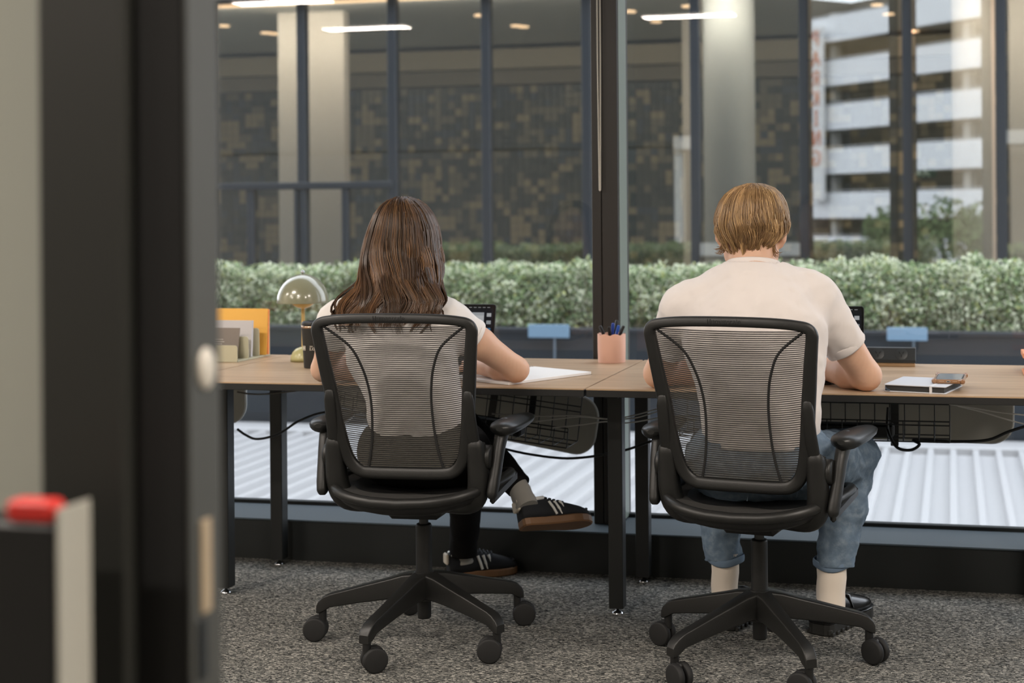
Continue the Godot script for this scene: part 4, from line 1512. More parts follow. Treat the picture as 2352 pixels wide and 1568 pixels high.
func laptop(called: String, where: Vector3, w: float, h: float, label: String) -> void:
	var t := thing(called, label, "laptop", where)
	var al := mat(rgb(70, 72, 74), 0.35, 0.6)
	obj("base", G.new().prism(round_rect(w, 0.21, 0.01), Transform3D(Basis(Vector3.RIGHT, -PI / 2), Vector3(0, 0.006, 0.09)), 0.012, 0.002), al, t)
	var kb := obj("keyboard", G.new().box(Vector3(0, 0.0122, 0.06), Vector3(w - 0.03, 0.0006, 0.1)), mat(rgb(18, 18, 19), 0.6), t)
	for i in 5:
		for j in 12:
			obj("key", G.new().box(Vector3(-w / 2 + 0.03 + j * (w - 0.06) / 11.0, 0.0132, 0.02 + i * 0.019), Vector3(0.017, 0.0016, 0.015), Basis(), 0.0006), M.plastic_dark, kb)
	obj("trackpad", G.new().box(Vector3(0, 0.0122, 0.15), Vector3(0.11, 0.0006, 0.065)), mat(rgb(84, 86, 88), 0.25), t)
	var b := Basis(Vector3.RIGHT, -0.24)
	var hinge := Vector3(0, 0.012, -0.012)
	obj("lid", G.new().prism(round_rect(w, h, 0.009), Transform3D(b, hinge + b * Vector3(0, h / 2, -0.003)), 0.006, 0.001), al, t)
	obj("bezel", G.new().prism(round_rect(w - 0.002, h - 0.002, 0.008), Transform3D(b, hinge + b * Vector3(0, h / 2, 0.0004)), 0.0012), mat(rgb(10, 10, 11), 0.15), t)
	var im := Image.create(256, 176, false, Image.FORMAT_RGB8)
	im.fill(rgb(22, 26, 34))
	im.fill_rect(Rect2i(0, 0, 256, 8), rgb(16, 18, 22))
	im.fill_rect(Rect2i(24, 20, 204, 130), rgb(222, 224, 226))
	im.fill_rect(Rect2i(24, 20, 204, 10), rgb(196, 200, 204))
	im.fill_rect(Rect2i(36, 40, 90, 60), rgb(150, 168, 184))
	for k in 8:
		im.fill_rect(Rect2i(136, 42 + k * 9, [78, 70, 82, 60, 76, 80, 50, 66][k], 3), rgb(120, 124, 128))
	for k in 5:
		im.fill_rect(Rect2i(236, 22 + k * 24, 14, 12), [rgb(210, 212, 214), rgb(180, 186, 190), rgb(70, 140, 190), rgb(200, 202, 206), rgb(90, 100, 110)][k])
		im.fill_rect(Rect2i(180 + k * 14, 3, 9, 2), rgb(190, 190, 190))
	var sm := mat(rgb(10, 10, 10), 0.12)
	sm.emission_enabled = true
	sm.emission = Color(1, 1, 1)
	sm.emission_operator = BaseMaterial3D.EMISSION_OP_MULTIPLY
	sm.emission_texture = ImageTexture.create_from_image(im)
	sm.emission_energy_multiplier = 0.45
	var g := G.new()
	var c := hinge + b * Vector3(0, h / 2 + 0.002, 0.0013)
	var hw := w / 2 - 0.007
	var hh := h / 2 - 0.009
	var i0 := g.p(c + b * Vector3(-hw, -hh, 0), Vector2(0, 1))
	g.p(c + b * Vector3(hw, -hh, 0), Vector2(1, 1))
	g.p(c + b * Vector3(hw, hh, 0), Vector2(1, 0))
	g.p(c + b * Vector3(-hw, hh, 0), Vector2(0, 0))
	g.quad(i0, i0 + 1, i0 + 2, i0 + 3)
	obj("screen_display", g, sm, t)

# ---------------------------------------------------------------- office chairs
func table_at(tab: Array, y: float, col: int) -> float:
	for i in tab.size() - 1:
		if y <= tab[i][0] and y >= tab[i + 1][0]:
			var t: float = (tab[i][0] - y) / (tab[i][0] - tab[i + 1][0])
			return lerpf(tab[i][col], tab[i + 1][col], t)
	return tab[0][col] if y > tab[0][0] else tab[-1][col]

func office_chair(called: String, where: Vector3, turn: float, star: float, label: String, wheel_turn := 0.4) -> void:
	var t := thing(called, label, "chair", where, 0.0, "office chairs at the desks")
	var rot := Basis(Vector3.UP, turn)
	var up_part := func(pn: String, g: G, m: Material) -> MeshInstance3D:
		var mi := obj(pn, g, m, t)
		mi.basis = rot
		return mi
	# ---- back frame
	var half := [Vector3(0.12, 0.944, 0.258), Vector3(0.185, 0.938, 0.25), Vector3(0.21, 0.930, 0.246), Vector3(0.2175, 0.915, 0.2425), Vector3(0.216, 0.895, 0.238), Vector3(0.209, 0.84, 0.226), Vector3(0.201, 0.775, 0.209), Vector3(0.1955, 0.735, 0.198), Vector3(0.1855, 0.645, 0.178), Vector3(0.174, 0.58, 0.162), Vector3(0.160, 0.54, 0.152), Vector3(0.136, 0.516, 0.147), Vector3(0.10, 0.509, 0.145)]
	var hr := [0.0135, 0.0135, 0.0145, 0.0165, 0.0165, 0.0175, 0.0185, 0.019, 0.0185, 0.0175, 0.0175, 0.0175, 0.0175]
	var loop := [Vector3(0, 0.946, 0.261)]
	var lr := [0.0135]
	for i in half.size():
		loop.append(half[i])
		lr.append(hr[i])
	loop.append(Vector3(0, 0.508, 0.144))
	lr.append(0.0175)
	for i in range(half.size() - 1, -1, -1):
		loop.append(half[i] * Vector3(-1, 1, 1))
		lr.append(hr[i])
	var smooth := curve(loop, 4, true)
	var sr := []
	for i in loop.size():
		for k in 4:
			sr.append(lerpf(lr[i], lr[(i + 1) % loop.size()], k / 4.0))
	up_part.call("back_frame", G.new().tube(smooth, sr, 14, true, Vector2(1.0, 0.72), Vector3(0, 0.15, 1), true, 0.75), M.plastic)
	var logo := text("lettering", "Humanscale", 0.0165, mat(rgb(28, 28, 28), 0.3), t, Transform3D(rot * Basis(Vector3.RIGHT, -0.1), rot * Vector3(-0.005, 0.946, 0.2706)), false, 0.0012)
	# ---- the mesh: fine threads over a sheer weave, two seams
	var tab := [[0.924, 0.203, 0.246], [0.84, 0.191, 0.226], [0.775, 0.183, 0.209], [0.735, 0.177, 0.198], [0.645, 0.168, 0.178], [0.58, 0.157, 0.162], [0.552, 0.146, 0.155], [0.523, 0.118, 0.147]]
	var pt := func(y: float, f: float) -> Vector3:
		var w: float = table_at(tab, y, 1) + 0.004
		var tt := (y - 0.523) / 0.401
		var yy := y + 0.026 * pow(absf(f), 2.5) * (1.0 - tt) * tt * 2.2 - 0.004 * cos(f * PI * 0.5) * tt
		return Vector3(w * f, yy, table_at(tab, y, 2) - 0.012 * (1.0 - f * f) * sin(PI * clampf(tt, 0, 1)) + 0.002)
	var threads := G.new()
	var y := 0.527
	while y < 0.924:
		var q := []
		for i in 13:
			q.append(pt.call(y, -1.0 + i / 6.0))
		threads.tube(q, 0.00115, 4)
		y += 0.00575
	var th: MeshInstance3D = up_part.call("mesh_threads", threads, mat(rgb(30, 30, 30), 0.6))
	tag(th, "fine dark horizontal threads of the see-through mesh back", "", "", "stuff")
	var sheet := G.new()
	var rows := []
	for j in 25:
		var r := PackedVector3Array()
		for i in 17:
			r.append(pt.call(0.521 + 0.405 * j / 24.0, -1.0 + i / 8.0) + Vector3(0, 0, -0.0016))
		rows.append(r)
	sheet.loft(rows, false, false, false)
	var sheer := mat(Color(0.60, 0.58, 0.54, 0.34), 0.7)
	sheer.transparency = BaseMaterial3D.TRANSPARENCY_ALPHA
	up_part.call("sheer_mesh", sheet, sheer)
	for sg in [-1.0, 1.0]:
		var q := []
		for e in [[0.922, 0.196], [0.868, 0.130], [0.81, 0.102], [0.755, 0.090], [0.70, 0.086], [0.63, 0.089], [0.57, 0.097], [0.525, 0.108]]:
			var w: float = table_at(tab, e[0], 1) + 0.004
			q.append(pt.call(e[0], sg * e[1] / w) + Vector3(0, 0, 0.0012))
		up_part.call("seam", G.new().tube(curve(q, 5), 0.0036, 6, false, Vector2(1, 0.35), Vector3.BACK), mat(rgb(24, 24, 24), 0.7))
	# ---- uprights, brackets, arm posts and pads
	for sg in [-1.0, 1.0]:
		var mx := Vector3(sg, 1, 1)
		var ups := []
		for e in [Vector3(0.196, 0.748, 0.208), Vector3(0.196, 0.742, 0.21), Vector3(0.197, 0.72, 0.209), Vector3(0.198, 0.66, 0.193), Vector3(0.2, 0.60, 0.17), Vector3(0.2, 0.57, 0.155)]:
			ups.append(e * mx)
		up_part.call("upright", G.new().tube(ups, [0.006, 0.012, 0.0155, 0.0165, 0.0175, 0.0175], 12, false, Vector2(1, 0.62), Vector3.BACK, true, 0.75), M.plastic)
		var br := []
		for e in [Vector3(0.203, 0.598, 0.158), Vector3(0.203, 0.59, 0.158), Vector3(0.204, 0.54, 0.148), Vector3(0.204, 0.49, 0.14), Vector3(0.198, 0.452, 0.13), Vector3(0.18, 0.426, 0.115), Vector3(0.14, 0.412, 0.09), Vector3(0.06, 0.405, 0.05)]:
			br.append(e * mx)
		up_part.call("bracket", G.new().tube(curve(br, 3), _spread([0.022, 0.025, 0.0275, 0.029, 0.0295, 0.028, 0.024, 0.02], 3), 14, false, Vector2(1.0, 1.1), Vector3.BACK, true, 0.85), M.plastic)
		var hub := G.new().lathe([Vector2(0, -0.012), Vector2(0.03, -0.012), Vector2(0.034, -0.006), Vector2(0.034, 0.006), Vector2(0.03, 0.012), Vector2(0, 0.012)], Vector3(sg * 0.229, 0.555, 0.13), 20, Basis(Vector3.BACK, PI / 2))
		up_part.call("arm_pivot", hub, M.plastic)
		var post := []
		for e in [Vector3(0.258, 0.632, 0.05), Vector3(0.256, 0.618, 0.078), Vector3(0.253, 0.58, 0.103), Vector3(0.25, 0.53, 0.122), Vector3(0.246, 0.48, 0.14), Vector3(0.244, 0.455, 0.149), Vector3(0.243, 0.444, 0.152)]:
			post.append(e * mx)
		up_part.call("arm_post", G.new().tube(curve(post, 4), _spread([0.02, 0.02, 0.018, 0.017, 0.017, 0.015, 0.007], 4), 12, false, Vector2(0.95, 1.25), Vector3.BACK, true, 0.85), M.plastic)
		var rings := []
		for e in [[0.132, 0.010, 0.006, 0.262], [0.127, 0.022, 0.013, 0.262], [0.112, 0.034, 0.019, 0.263], [0.085, 0.041, 0.022, 0.264], [0.04, 0.0425, 0.022, 0.266], [-0.02, 0.041, 0.02, 0.27], [-0.075, 0.036, 0.017, 0.273], [-0.115, 0.027, 0.013, 0.275], [-0.135, 0.016, 0.009, 0.276], [-0.143, 0.006, 0.004, 0.276]]:
			var ring := PackedVector3Array()
			for j in 18:
				var an := TAU * j / 18.0
				var yy := sin(an)
				yy = yy * (0.85 if yy > 0 else 1.2)
				ring.append(Vector3(sg * e[3] + cos(an) * e[1], 0.634 + e[2] * yy, e[0]))
			rings.append(ring)
		up_part.call("arm_pad", G.new().loft(rings), mat(rgb(30, 31, 31), 0.38))
		up_part.call("side_plate", G.new().box(Vector3(sg * 0.222, 0.437, -0.06), Vector3(0.016, 0.03, 0.26), Basis(Vector3.RIGHT, 0.08), 0.006), M.plastic)
	# ---- seat: rim, mesh, pan
	var rim := []
	var n := 40
	for i in n:
		var a := TAU * i / n
		var cx := signf(cos(a)) * pow(absf(cos(a)), 0.62)
		var cz := signf(sin(a)) * pow(absf(sin(a)), 0.62)
		rim.append(Vector3(cx * 0.236 * (1.0 - 0.06 * maxf(cz, 0)), 0.447 + 0.026 * pow(absf(cx), 2.0) - (0.012 if cz < 0 else 0.006) * cz * cz, 0.002 + cz * 0.232))
	up_part.call("seat_rim", G.new().tube(rim, 0.0145, 10, true, Vector2(1, 1), Vector3.UP), M.plastic)
	var seat_rows := []
	for j in 7:
		var f := 1.0 - j / 7.0
		var ring := PackedVector3Array()
		for q in rim:
			ring.append(Vector3(q.x * f, lerpf(0.442, q.y, f * f) + 0.004, q.z * f))
		seat_rows.append(ring)
	up_part.call("seat_mesh", G.new().loft(seat_rows, false), fine(mat(rgb(46, 45, 43), 0.8), noise_tex(0.35, 256, [], false, 19, 1), 9.0, 0.06))
	var pan := []
	for e in [[1.0, -0.004], [0.985, -0.02], [0.93, -0.034], [0.78, -0.045], [0.5, -0.052], [0.25, -0.055]]:
		var ring := PackedVector3Array()
		for q in rim:
			ring.append(Vector3(q.x * e[0], (q.y if e[0] > 0.9 else lerpf(0.445, q.y, e[0])) + e[1], q.z * e[0]))
		pan.append(ring)
	up_part.call("seat_pan", G.new().loft(pan), M.plastic_dark)
	up_part.call("mechanism", G.new().box(Vector3(0, 0.388, 0.0), Vector3(0.16, 0.04, 0.2), Basis(), 0.015), M.plastic_dark)
	# ---- column and star base
	obj("gas_column", G.new().tube([Vector3(0, 0.395, 0), Vector3(0, 0.32, 0)], 0.0135, 18), mat(rgb(32, 33, 33), 0.3), t)
	obj("column_sleeve", G.new().lathe([Vector2(0.016, 0.338), Vector2(0.0205, 0.338), Vector2(0.023, 0.332), Vector2(0.023, 0.2), Vector2(0.023, 0.15)], Vector3.ZERO, 22), M.plastic_dark, t)
	obj("column_foot", G.new().lathe([Vector2(0.0195, 0.13), Vector2(0.0195, 0.072), Vector2(0.0175, 0.068), Vector2(0, 0.068)], Vector3.ZERO, 20), M.plastic_dark, t)
	obj("hub", G.new().lathe([Vector2(0.026, 0.118), Vector2(0.04, 0.125), Vector2(0.042, 0.17), Vector2(0.034, 0.195), Vector2(0.025, 0.203), Vector2(0.023, 0.203)], Vector3.ZERO, 26), M.plastic, t)
	for k in 5:
		var ang := star + deg_to_rad(198.0 + 72.0 * k)
		var d := Vector3(cos(ang), 0, -sin(ang))
		var s := Vector3(-d.z, 0, d.x)
		var rings := []
		for e in [[0.02, 0.165, 0.072, 0.056], [0.06, 0.161, 0.066, 0.044], [0.11, 0.151, 0.057, 0.04], [0.17, 0.139, 0.049, 0.037], [0.23, 0.126, 0.042, 0.034], [0.272, 0.117, 0.038, 0.034], [0.292, 0.107, 0.042, 0.036], [0.306, 0.098, 0.034, 0.034], [0.312, 0.092, 0.022, 0.03]]:
			var ring := PackedVector3Array()
			var hw: float = e[3] / 2
			var hh: float = e[2] / 2
			for q in [[-0.75, 1.0], [0.75, 1.0], [0.95, 0.8], [1.0, -0.85], [0.85, -1.0], [-0.85, -1.0], [-1.0, -0.85], [-0.95, 0.8]]:
				ring.append(d * e[0] + s * (q[0] * hw) + Vector3(0, e[1] + q[1] * hh, 0))
			rings.append(ring)
		var arm := obj("star_arm", G.new().loft(rings), M.plastic, t)
		# caster: stem, hood, two wheels
		var c := d * 0.2975
		var ca := wheel_turn + 0.25 * sin(k * 2.3 + star * 5.0)
		var ax := Vector3(sin(ca), 0, cos(ca))
		var tr := Vector3(ax.z, 0, -ax.x) * (-0.02 if k % 2 == 0 else 0.02)
		var cs := obj("caster", G.new().tube([c + Vector3(0, 0.1, 0), c + Vector3(0, 0.05, 0)], 0.0115, 12).box(c + tr * 0.7 + Vector3(0, 0.052, 0), Vector3(0.036, 0.03, 0.014), look(ax), 0.005), M.plastic_dark, t)
		for w in [-1.0, 1.0]:
			var wg := G.new().lathe([Vector2(0.004, -0.0095), Vector2(0.029, -0.0095), Vector2(0.0335, -0.006), Vector2(0.034, 0.0), Vector2(0.0335, 0.0065), Vector2(0.029, 0.0095), Vector2(0.004, 0.0095)], c + tr + ax * (w * 0.0132) + Vector3(0, 0.034, 0), 26, Basis(Vector3.UP, ca) * Basis(Vector3.RIGHT, PI / 2))
			obj("wheel", wg, M.rubber, cs)

func _spread(r: Array, per: int) -> Array:
	var out := []
	for i in r.size() - 1:
		for k in per:
			out.append(lerpf(r[i], r[i + 1], float(k) / per))
	out.append(r[-1])
	return out

# ---------------------------------------------------------------- people
# press what stands out beyond a plane, near its point, flat onto the plane: hems of sleeves and trousers
func press(g: G, i0: int, where: Vector3, n: Vector3, reach: float) -> void:
	n = n.normalized()
	for i in range(i0, g.v.size()):
		var d := (g.v[i] - where).dot(n)
		if d > 0.0 and g.v[i].distance_to(where) < reach:
			g.v[i] -= n * d

func hand(g: G, wrist: Vector3, along: Vector3, side: float, sc := 1.0) -> void:
	# palm down, fingers a little curled; side +1 for a right hand (thumb to the left)
	var f := along.normalized()
	var u := Vector3.UP
	var r := f.cross(u).normalized()
	u = r.cross(f).normalized()
	var P := func(a: float, b: float, c: float) -> Vector3:
		return wrist + (f * a + r * b * side + u * c) * sc
	var bones := []
	bones.append([P.call(-0.03, 0, 0), P.call(0.015, 0, 0), 0.024 * sc, 0.026 * sc, 0.012, Vector3.ONE])
	for k in 4:
		var b: float = [-0.027, -0.009, 0.009, 0.026][k]
		bones.append([P.call(0.015, b * 0.7, 0), P.call(0.085, b, 0.004), 0.0135 * sc, 0.0105 * sc, 0.012])
	for k in 4:
		var b: float = [-0.029, -0.0095, 0.0105, 0.03][k]
		var l: float = [0.92, 1.05, 1.0, 0.78][k]
		var p0: Vector3 = P.call(0.083, b, 0.004)
		var p1: Vector3 = P.call(0.083 + 0.038 * l, b * 1.12, 0.006)
		var p2: Vector3 = P.call(0.083 + 0.06 * l, b * 1.16, -0.008)
		var p3: Vector3 = P.call(0.083 + 0.072 * l, b * 1.18, -0.024)
		bones.append([p0, p1, 0.0098 * sc, 0.009 * sc, 0.003])
		bones.append([p1, p2, 0.009 * sc, 0.0083 * sc, 0.003])
		bones.append([p2, p3, 0.0083 * sc, 0.0074 * sc, 0.003])
	bones.append([P.call(0.02, -0.022, -0.004), P.call(0.05, -0.046, -0.01), 0.014 * sc, 0.0115 * sc, 0.01])
	bones.append([P.call(0.05, -0.046, -0.01), P.call(0.08, -0.054, -0.014), 0.0112 * sc, 0.0098 * sc, 0.004])
	bones.append([P.call(0.08, -0.054, -0.014), P.call(0.1, -0.05, -0.018), 0.0098 * sc, 0.008 * sc, 0.004])
	blob(g, bones, 0.0042)

func head(g: G, c: Vector3, tilt: Basis, s: float, neck: Vector3, nr: float) -> void:
	var Q := func(x: float, y: float, z: float) -> Vector3:
		return c + tilt * (Vector3(x, y, z) * s)
	var b := []
	b.append([Q.call(0, 0.028, 0.012), Q.call(0, 0.028, -0.01), 0.083 * s, 0.081 * s, 0.02, Vector3(0.97, 1.06, 1.06)])
	b.append([Q.call(0, -0.03, -0.03), Q.call(0, -0.03, -0.04), 0.066 * s, 0.06 * s, 0.04, Vector3(0.98, 1.1, 1.0)])
	b.append([Q.call(-0.045, -0.06, -0.02), Q.call(-0.012, -0.092, -0.075), 0.026 * s, 0.022 * s, 0.03])
	b.append([Q.call(0.045, -0.06, -0.02), Q.call(0.012, -0.092, -0.075), 0.026 * s, 0.022 * s, 0.03])
	b.append([Q.call(-0.035, 0.018, -0.083), Q.call(0.035, 0.018, -0.083), 0.014 * s, 0.014 * s, 0.016])
	b.append([Q.call(0, 0.012, -0.09), Q.call(0, -0.026, -0.112), 0.008 * s, 0.012 * s, 0.012])
	b.append([Q.call(-0.011, -0.03, -0.102), Q.call(0.011, -0.03, -0.102), 0.008 * s, 0.008 * s, 0.008])
	b.append([Q.call(-0.018, -0.057, -0.093), Q.call(0.018, -0.057, -0.093), 0.008 * s, 0.008 * s, 0.008])
	b.append([Q.call(-0.016, -0.068, -0.09), Q.call(0.016, -0.068, -0.09), 0.008 * s, 0.008 * s, 0.008])
	for sg in [-1.0, 1.0]:
		b.append([Q.call(sg * 0.031, -0.001, -0.082), Q.call(sg * 0.031, -0.001, -0.083), 0.012 * s, 0.012 * s, 0.004])
		# ear: a rim, a lobe and a bowl
		b.append([Q.call(sg * 0.084, 0.02, 0.006), Q.call(sg * 0.093, 0.012, 0.02), 0.009 * s, 0.007 * s, 0.006])
		b.append([Q.call(sg * 0.093, 0.012, 0.02), Q.call(sg * 0.09, -0.02, 0.012), 0.0065 * s, 0.0065 * s, 0.004])
		b.append([Q.call(sg * 0.09, -0.02, 0.012), Q.call(sg * 0.081, -0.034, -0.001), 0.007 * s, 0.0075 * s, 0.006])
		b.append([Q.call(sg * 0.08, 0.0, 0.004), Q.call(sg * 0.086, -0.008, 0.01), 0.012 * s, 0.011 * s, 0.006])
	b.append([Q.call(0, -0.03, 0.012), neck, nr * 0.93, nr, 0.03])
	blob(g, b, 0.0058)

# hair: strands over an outline given in the photograph's rows
# rows: [photo y, left x, right x, z of the back, z of the sides]
func hair(rows: Array, n: int, r0: float, ends: Vector2, wave: float, root: Color, mid: Color, tip: Color, seed_: int, pts := 14, turn := 2.0, lock_n := 70, side_lift := 0.0) -> G:
	var g := G.new()
	g.colored = true
	var r := RandomNumberGenerator.new()
	r.seed = seed_
	var nz := FastNoiseLite.new()
	nz.seed = seed_
	nz.frequency = 1.0
	var y0: float = rows[0][0]
	var y1: float = rows[-1][0]
	var row := func(y: float) -> Array:
		for i in rows.size() - 1:
			if y <= rows[i + 1][0]:
				var t: float = clampf((y - rows[i][0]) / (rows[i + 1][0] - rows[i][0]), 0, 1)
				return [lerpf(rows[i][1], rows[i + 1][1], t), lerpf(rows[i][2], rows[i + 1][2], t), lerpf(rows[i][3], rows[i + 1][3], t), lerpf(rows[i][4], rows[i + 1][4], t)]
		return [rows[-1][1], rows[-1][2], rows[-1][3], rows[-1][4]]
	var place := func(y: float, th: float, inset: float, dx: float) -> Vector3:
		var q: Array = row.call(y)
		var c: float = (q[0] + q[1]) / 2
		var hw: float = (q[1] - q[0]) / 2
		hw = maxf(2.0, hw - inset * 800.0)
		var dz: float = maxf(0.004, q[2] - q[3] - inset)
		var z: float = q[3] + dz * cos(th)
		# keep the outline that the eye sees: positions are laid out at the side's distance, then moved in depth
		return at(c + hw * sin(th) + dx, y, q[3]) + Vector3(0, 0, z - q[3])
	# inner shell
	g.tint = lin(root)
	var rings := []
	for j in 22:
		var f := j / 21.0
		var y := lerpf(y0 + 3.0, lerpf(y0, y1, ends.x), f)
		var ring := PackedVector3Array()
		for i in 22:
			var th := lerpf(-turn, turn, i / 21.0)
			ring.append(place.call(y, th, 0.011, 0.0))
		rings.append(ring)
	g.loft(rings, false, false, false)
	var locks := []
	for k in lock_n:
		var th := lerpf(-turn, turn, (k + r.randf()) / lock_n)
		locks.append({"th": th, "ph": nz.get_noise_1d(th * 1.6) * 5.0 + r.randf_range(-0.7, 0.7), "amp": wave * r.randf_range(0.5, 1.3), "inset": r.randf() * 0.009, "fin": lerpf(ends.x, ends.y, r.randf()), "drift": r.randf_range(-0.22, 0.22), "fq": r.randf_range(10.0, 13.5), "br": r.randf(), "w": r.randf_range(0.06, 0.15), "start": 0.0 if r.randf() < 0.6 else r.randf() * 0.35})
	for k in n:
		var lk: Dictionary = locks[r.randi_range(0, lock_n - 1)]
		var off: float = r.randfn() * lk.w
		var inset: float = maxf(0.0, lk.inset + r.randf_range(-0.002, 0.004))
		var start: float = clampf(lk.start + r.randf() * 0.12, 0.0, 0.5)
		var fin: float = lk.fin + r.randf_range(-0.04, 0.02)
		var side := absf(lk.th)
		fin -= side_lift * smoothstep(0.95, 1.35, side)
		fin = clampf(fin, start + 0.2, 1.0)
		var q := []
		var rad := []
		var bright := clampf(lk.br * 0.75 + r.randf_range(-0.3, 0.4), 0.0, 1.0)
		var shade := r.randf()
		var stray := 1.6 if r.randf() < 0.03 else 0.0
		for i in pts:
			var f := float(i) / (pts - 1)
			var y := lerpf(lerpf(y0, y1, start), lerpf(y0, y1, fin), f)
			var t := (y - y0) / (y1 - y0)
			var pinch := 1.0 - 0.65 * f * f + stray * f * f
			var th: float = lk.th + off * pinch + lk.drift * t * t
			var w: float = lk.amp * smoothstep(0.2, 0.85, t) * sin(t * lk.fq + lk.ph)
			var p: Vector3 = place.call(y, clampf(th, -turn, turn), inset * (1.0 - 0.3 * t) - stray * 0.002 * f, w)
			p.z += 0.0045 * sin(t * lk.fq * 1.1 + lk.ph * 1.7) * smoothstep(0.2, 0.7, t) * minf(wave * 0.14, 1.4)
			q.append(p)
			rad.append(r0 * r.randf_range(0.9, 1.1) * (1.0 if f < 0.6 else lerpf(1.0, 0.3, (f - 0.6) / 0.4)))
		var s := g.v.size()
		g.tube(q, rad, 3, false, Vector2.ONE, Vector3.ZERO, false)
		for i in pts:
			var c := root.lerp(mid, shade).lerp(tip, pow(bright, 1.6))
			for j in 3:
				g.co[s + i * 3 + j] = lin(c)
	return g

# a shoe in its own axes: heel at the origin, toe towards -z, flat on y = 0
func shoe_parts(parent: Node3D, tr: Transform3D, L: float, sneaker: bool) -> void:
	var w := 0.5 * (0.092 if sneaker else 0.104) * L / 0.27
	var outline := PackedVector2Array()
	var prof := [[0.0, 0.35], [0.02, 0.62], [0.08, 0.72], [0.3, 0.7], [0.5, 0.78], [0.68, 0.98], [0.8, 0.97], [0.9, 0.8], [0.97, 0.48], [1.0, 0.15]]
	for e in prof:
		outline.append(Vector2(w * e[1], e[0] * L))
	for i in range(prof.size() - 1, -1, -1):
		outline.append(Vector2(-w * prof[i][1], prof[i][0] * L))
	var sole_h := 0.026 if sneaker else 0.036
	var sm := mat(rgb(122, 88, 58), 0.55) if sneaker else mat(rgb(34, 34, 32), 0.7)
	var um := mat(rgb(26, 28, 32), 0.85) if sneaker else mat(rgb(18, 18, 19), 0.25)
	var b := Basis(Vector3(1, 0, 0), Vector3(0, 0, -1), Vector3(0, 1, 0))
	var holder := Node3D.new()
	holder.name = "shoe"
	parent.add_child(holder, true)
	holder.transform = Transform3D(tr.basis, tr.origin - parent.position)
	obj("sole", G.new().prism(outline, Transform3D(b, Vector3(0, sole_h / 2, 0)), sole_h, 0.004), sm, holder)
	if not sneaker:
		for k in 9:
			for sx in [-1.0, 1.0]:
				obj("lug", G.new().box(Vector3(sx * w * 0.7, 0.006, -L * (0.05 + k * 0.1)), Vector3(0.012, 0.012, 0.014), Basis(), 0.002), sm, holder)
		obj("heel_block", G.new().box(Vector3(0, 0.012, -L * 0.13), Vector3(w * 1.38, 0.024, L * 0.24), Basis(), 0.006), sm, holder)
	# upper: arches from heel to toe
	var hs := [[0.012, 0.055, 0.5], [0.03, 0.066, 0.66], [0.1, 0.07, 0.7], [0.25, 0.068, 0.66], [0.4, 0.066, 0.66], [0.55, 0.056, 0.76], [0.7, 0.044, 0.88], [0.82, 0.035, 0.86], [0.92, 0.025, 0.68], [0.975, 0.014, 0.4], [0.99, 0.006, 0.2]]
	var rings := []
	for e in hs:
		var ring := PackedVector3Array()
		for j in 15:
			var a := PI * j / 14.0
			var cx := cos(a)
			ring.append(Vector3(signf(cx) * pow(absf(cx), 0.7) * w * e[2] * 0.98, sole_h - 0.002 + pow(sin(a), 0.75) * e[1], -e[0] * L))
		rings.append(ring)
	obj("upper", G.new().loft(rings, true), um, holder)
	if sneaker:
		var wm := mat(rgb(226, 224, 218), 0.6)
		for sx in [-1.0, 1.0]:
			for k in 3:
				var f := 0.42 + k * 0.075
				var st := G.new()
				var a0 := Vector3(sx * w * 0.685, sole_h + 0.004, -L * (f + 0.05))
				var a1 := Vector3(sx * w * 0.66, sole_h + 0.026, -L * (f + 0.02))
				var a2 := Vector3(sx * w * 0.5, sole_h + 0.049, -L * (f - 0.01))
				st.tube([a0, a1, a2], 0.0052, 6, false, Vector2(1, 0.5), Vector3(sx, 0.4, 0))
				obj("stripe", st, wm, holder)
		obj("heel_tab", G.new().prism(round_rect(w * 1.0, 0.036, 0.008), Transform3D(Basis(), Vector3(0, sole_h + 0.045, 0.003)), 0.01, 0.003), mat(rgb(214, 204, 188), 0.6), holder)
		obj("collar", G.new().tube([Vector3(-w * 0.5, sole_h + 0.06, -L * 0.05), Vector3(-w * 0.52, sole_h + 0.058, -L * 0.2), Vector3(-w * 0.4, sole_h + 0.063, -L * 0.34), Vector3(w * 0.4, sole_h + 0.063, -L * 0.34), Vector3(w * 0.52, sole_h + 0.058, -L * 0.2), Vector3(w * 0.5, sole_h + 0.06, -L * 0.05)], 0.006, 8, true), wm, holder)
		for k in 5:
			var z := -L * (0.4 + k * 0.055)
			obj("lace", G.new().tube([Vector3(-w * 0.34, sole_h + 0.062 - k * 0.0035, z), Vector3(0, sole_h + 0.07 - k * 0.004, z - 0.002), Vector3(w * 0.34, sole_h + 0.062 - k * 0.0035, z)], 0.0026, 6), mat(rgb(32, 34, 38), 0.8), holder)
		obj("toe_cap", G.new().box(Vector3(0, sole_h + 0.018, -L * 0.9), Vector3(w * 0.9, 0.008, L * 0.1), Basis(Vector3.RIGHT, 0.35), 0.003), mat(rgb(60, 60, 62), 0.9), holder)
	else:
		obj("strap", G.new().tube([Vector3(-w * 0.68, sole_h + 0.02, -L * 0.5), Vector3(-w * 0.5, sole_h + 0.056, -L * 0.48), Vector3(0, sole_h + 0.063, -L * 0.47), Vector3(w * 0.5, sole_h + 0.056, -L * 0.48), Vector3(w * 0.68, sole_h + 0.02, -L * 0.5)], 0.009, 8, false, Vector2(1, 0.35), Vector3.UP), um, holder)
		obj("welt", G.new().prism(outline, Transform3D(b.scaled(Vector3(1.03, 1, 1.01)), Vector3(0, sole_h + 0.001, 0.001)), 0.005, 0.001), um, holder)

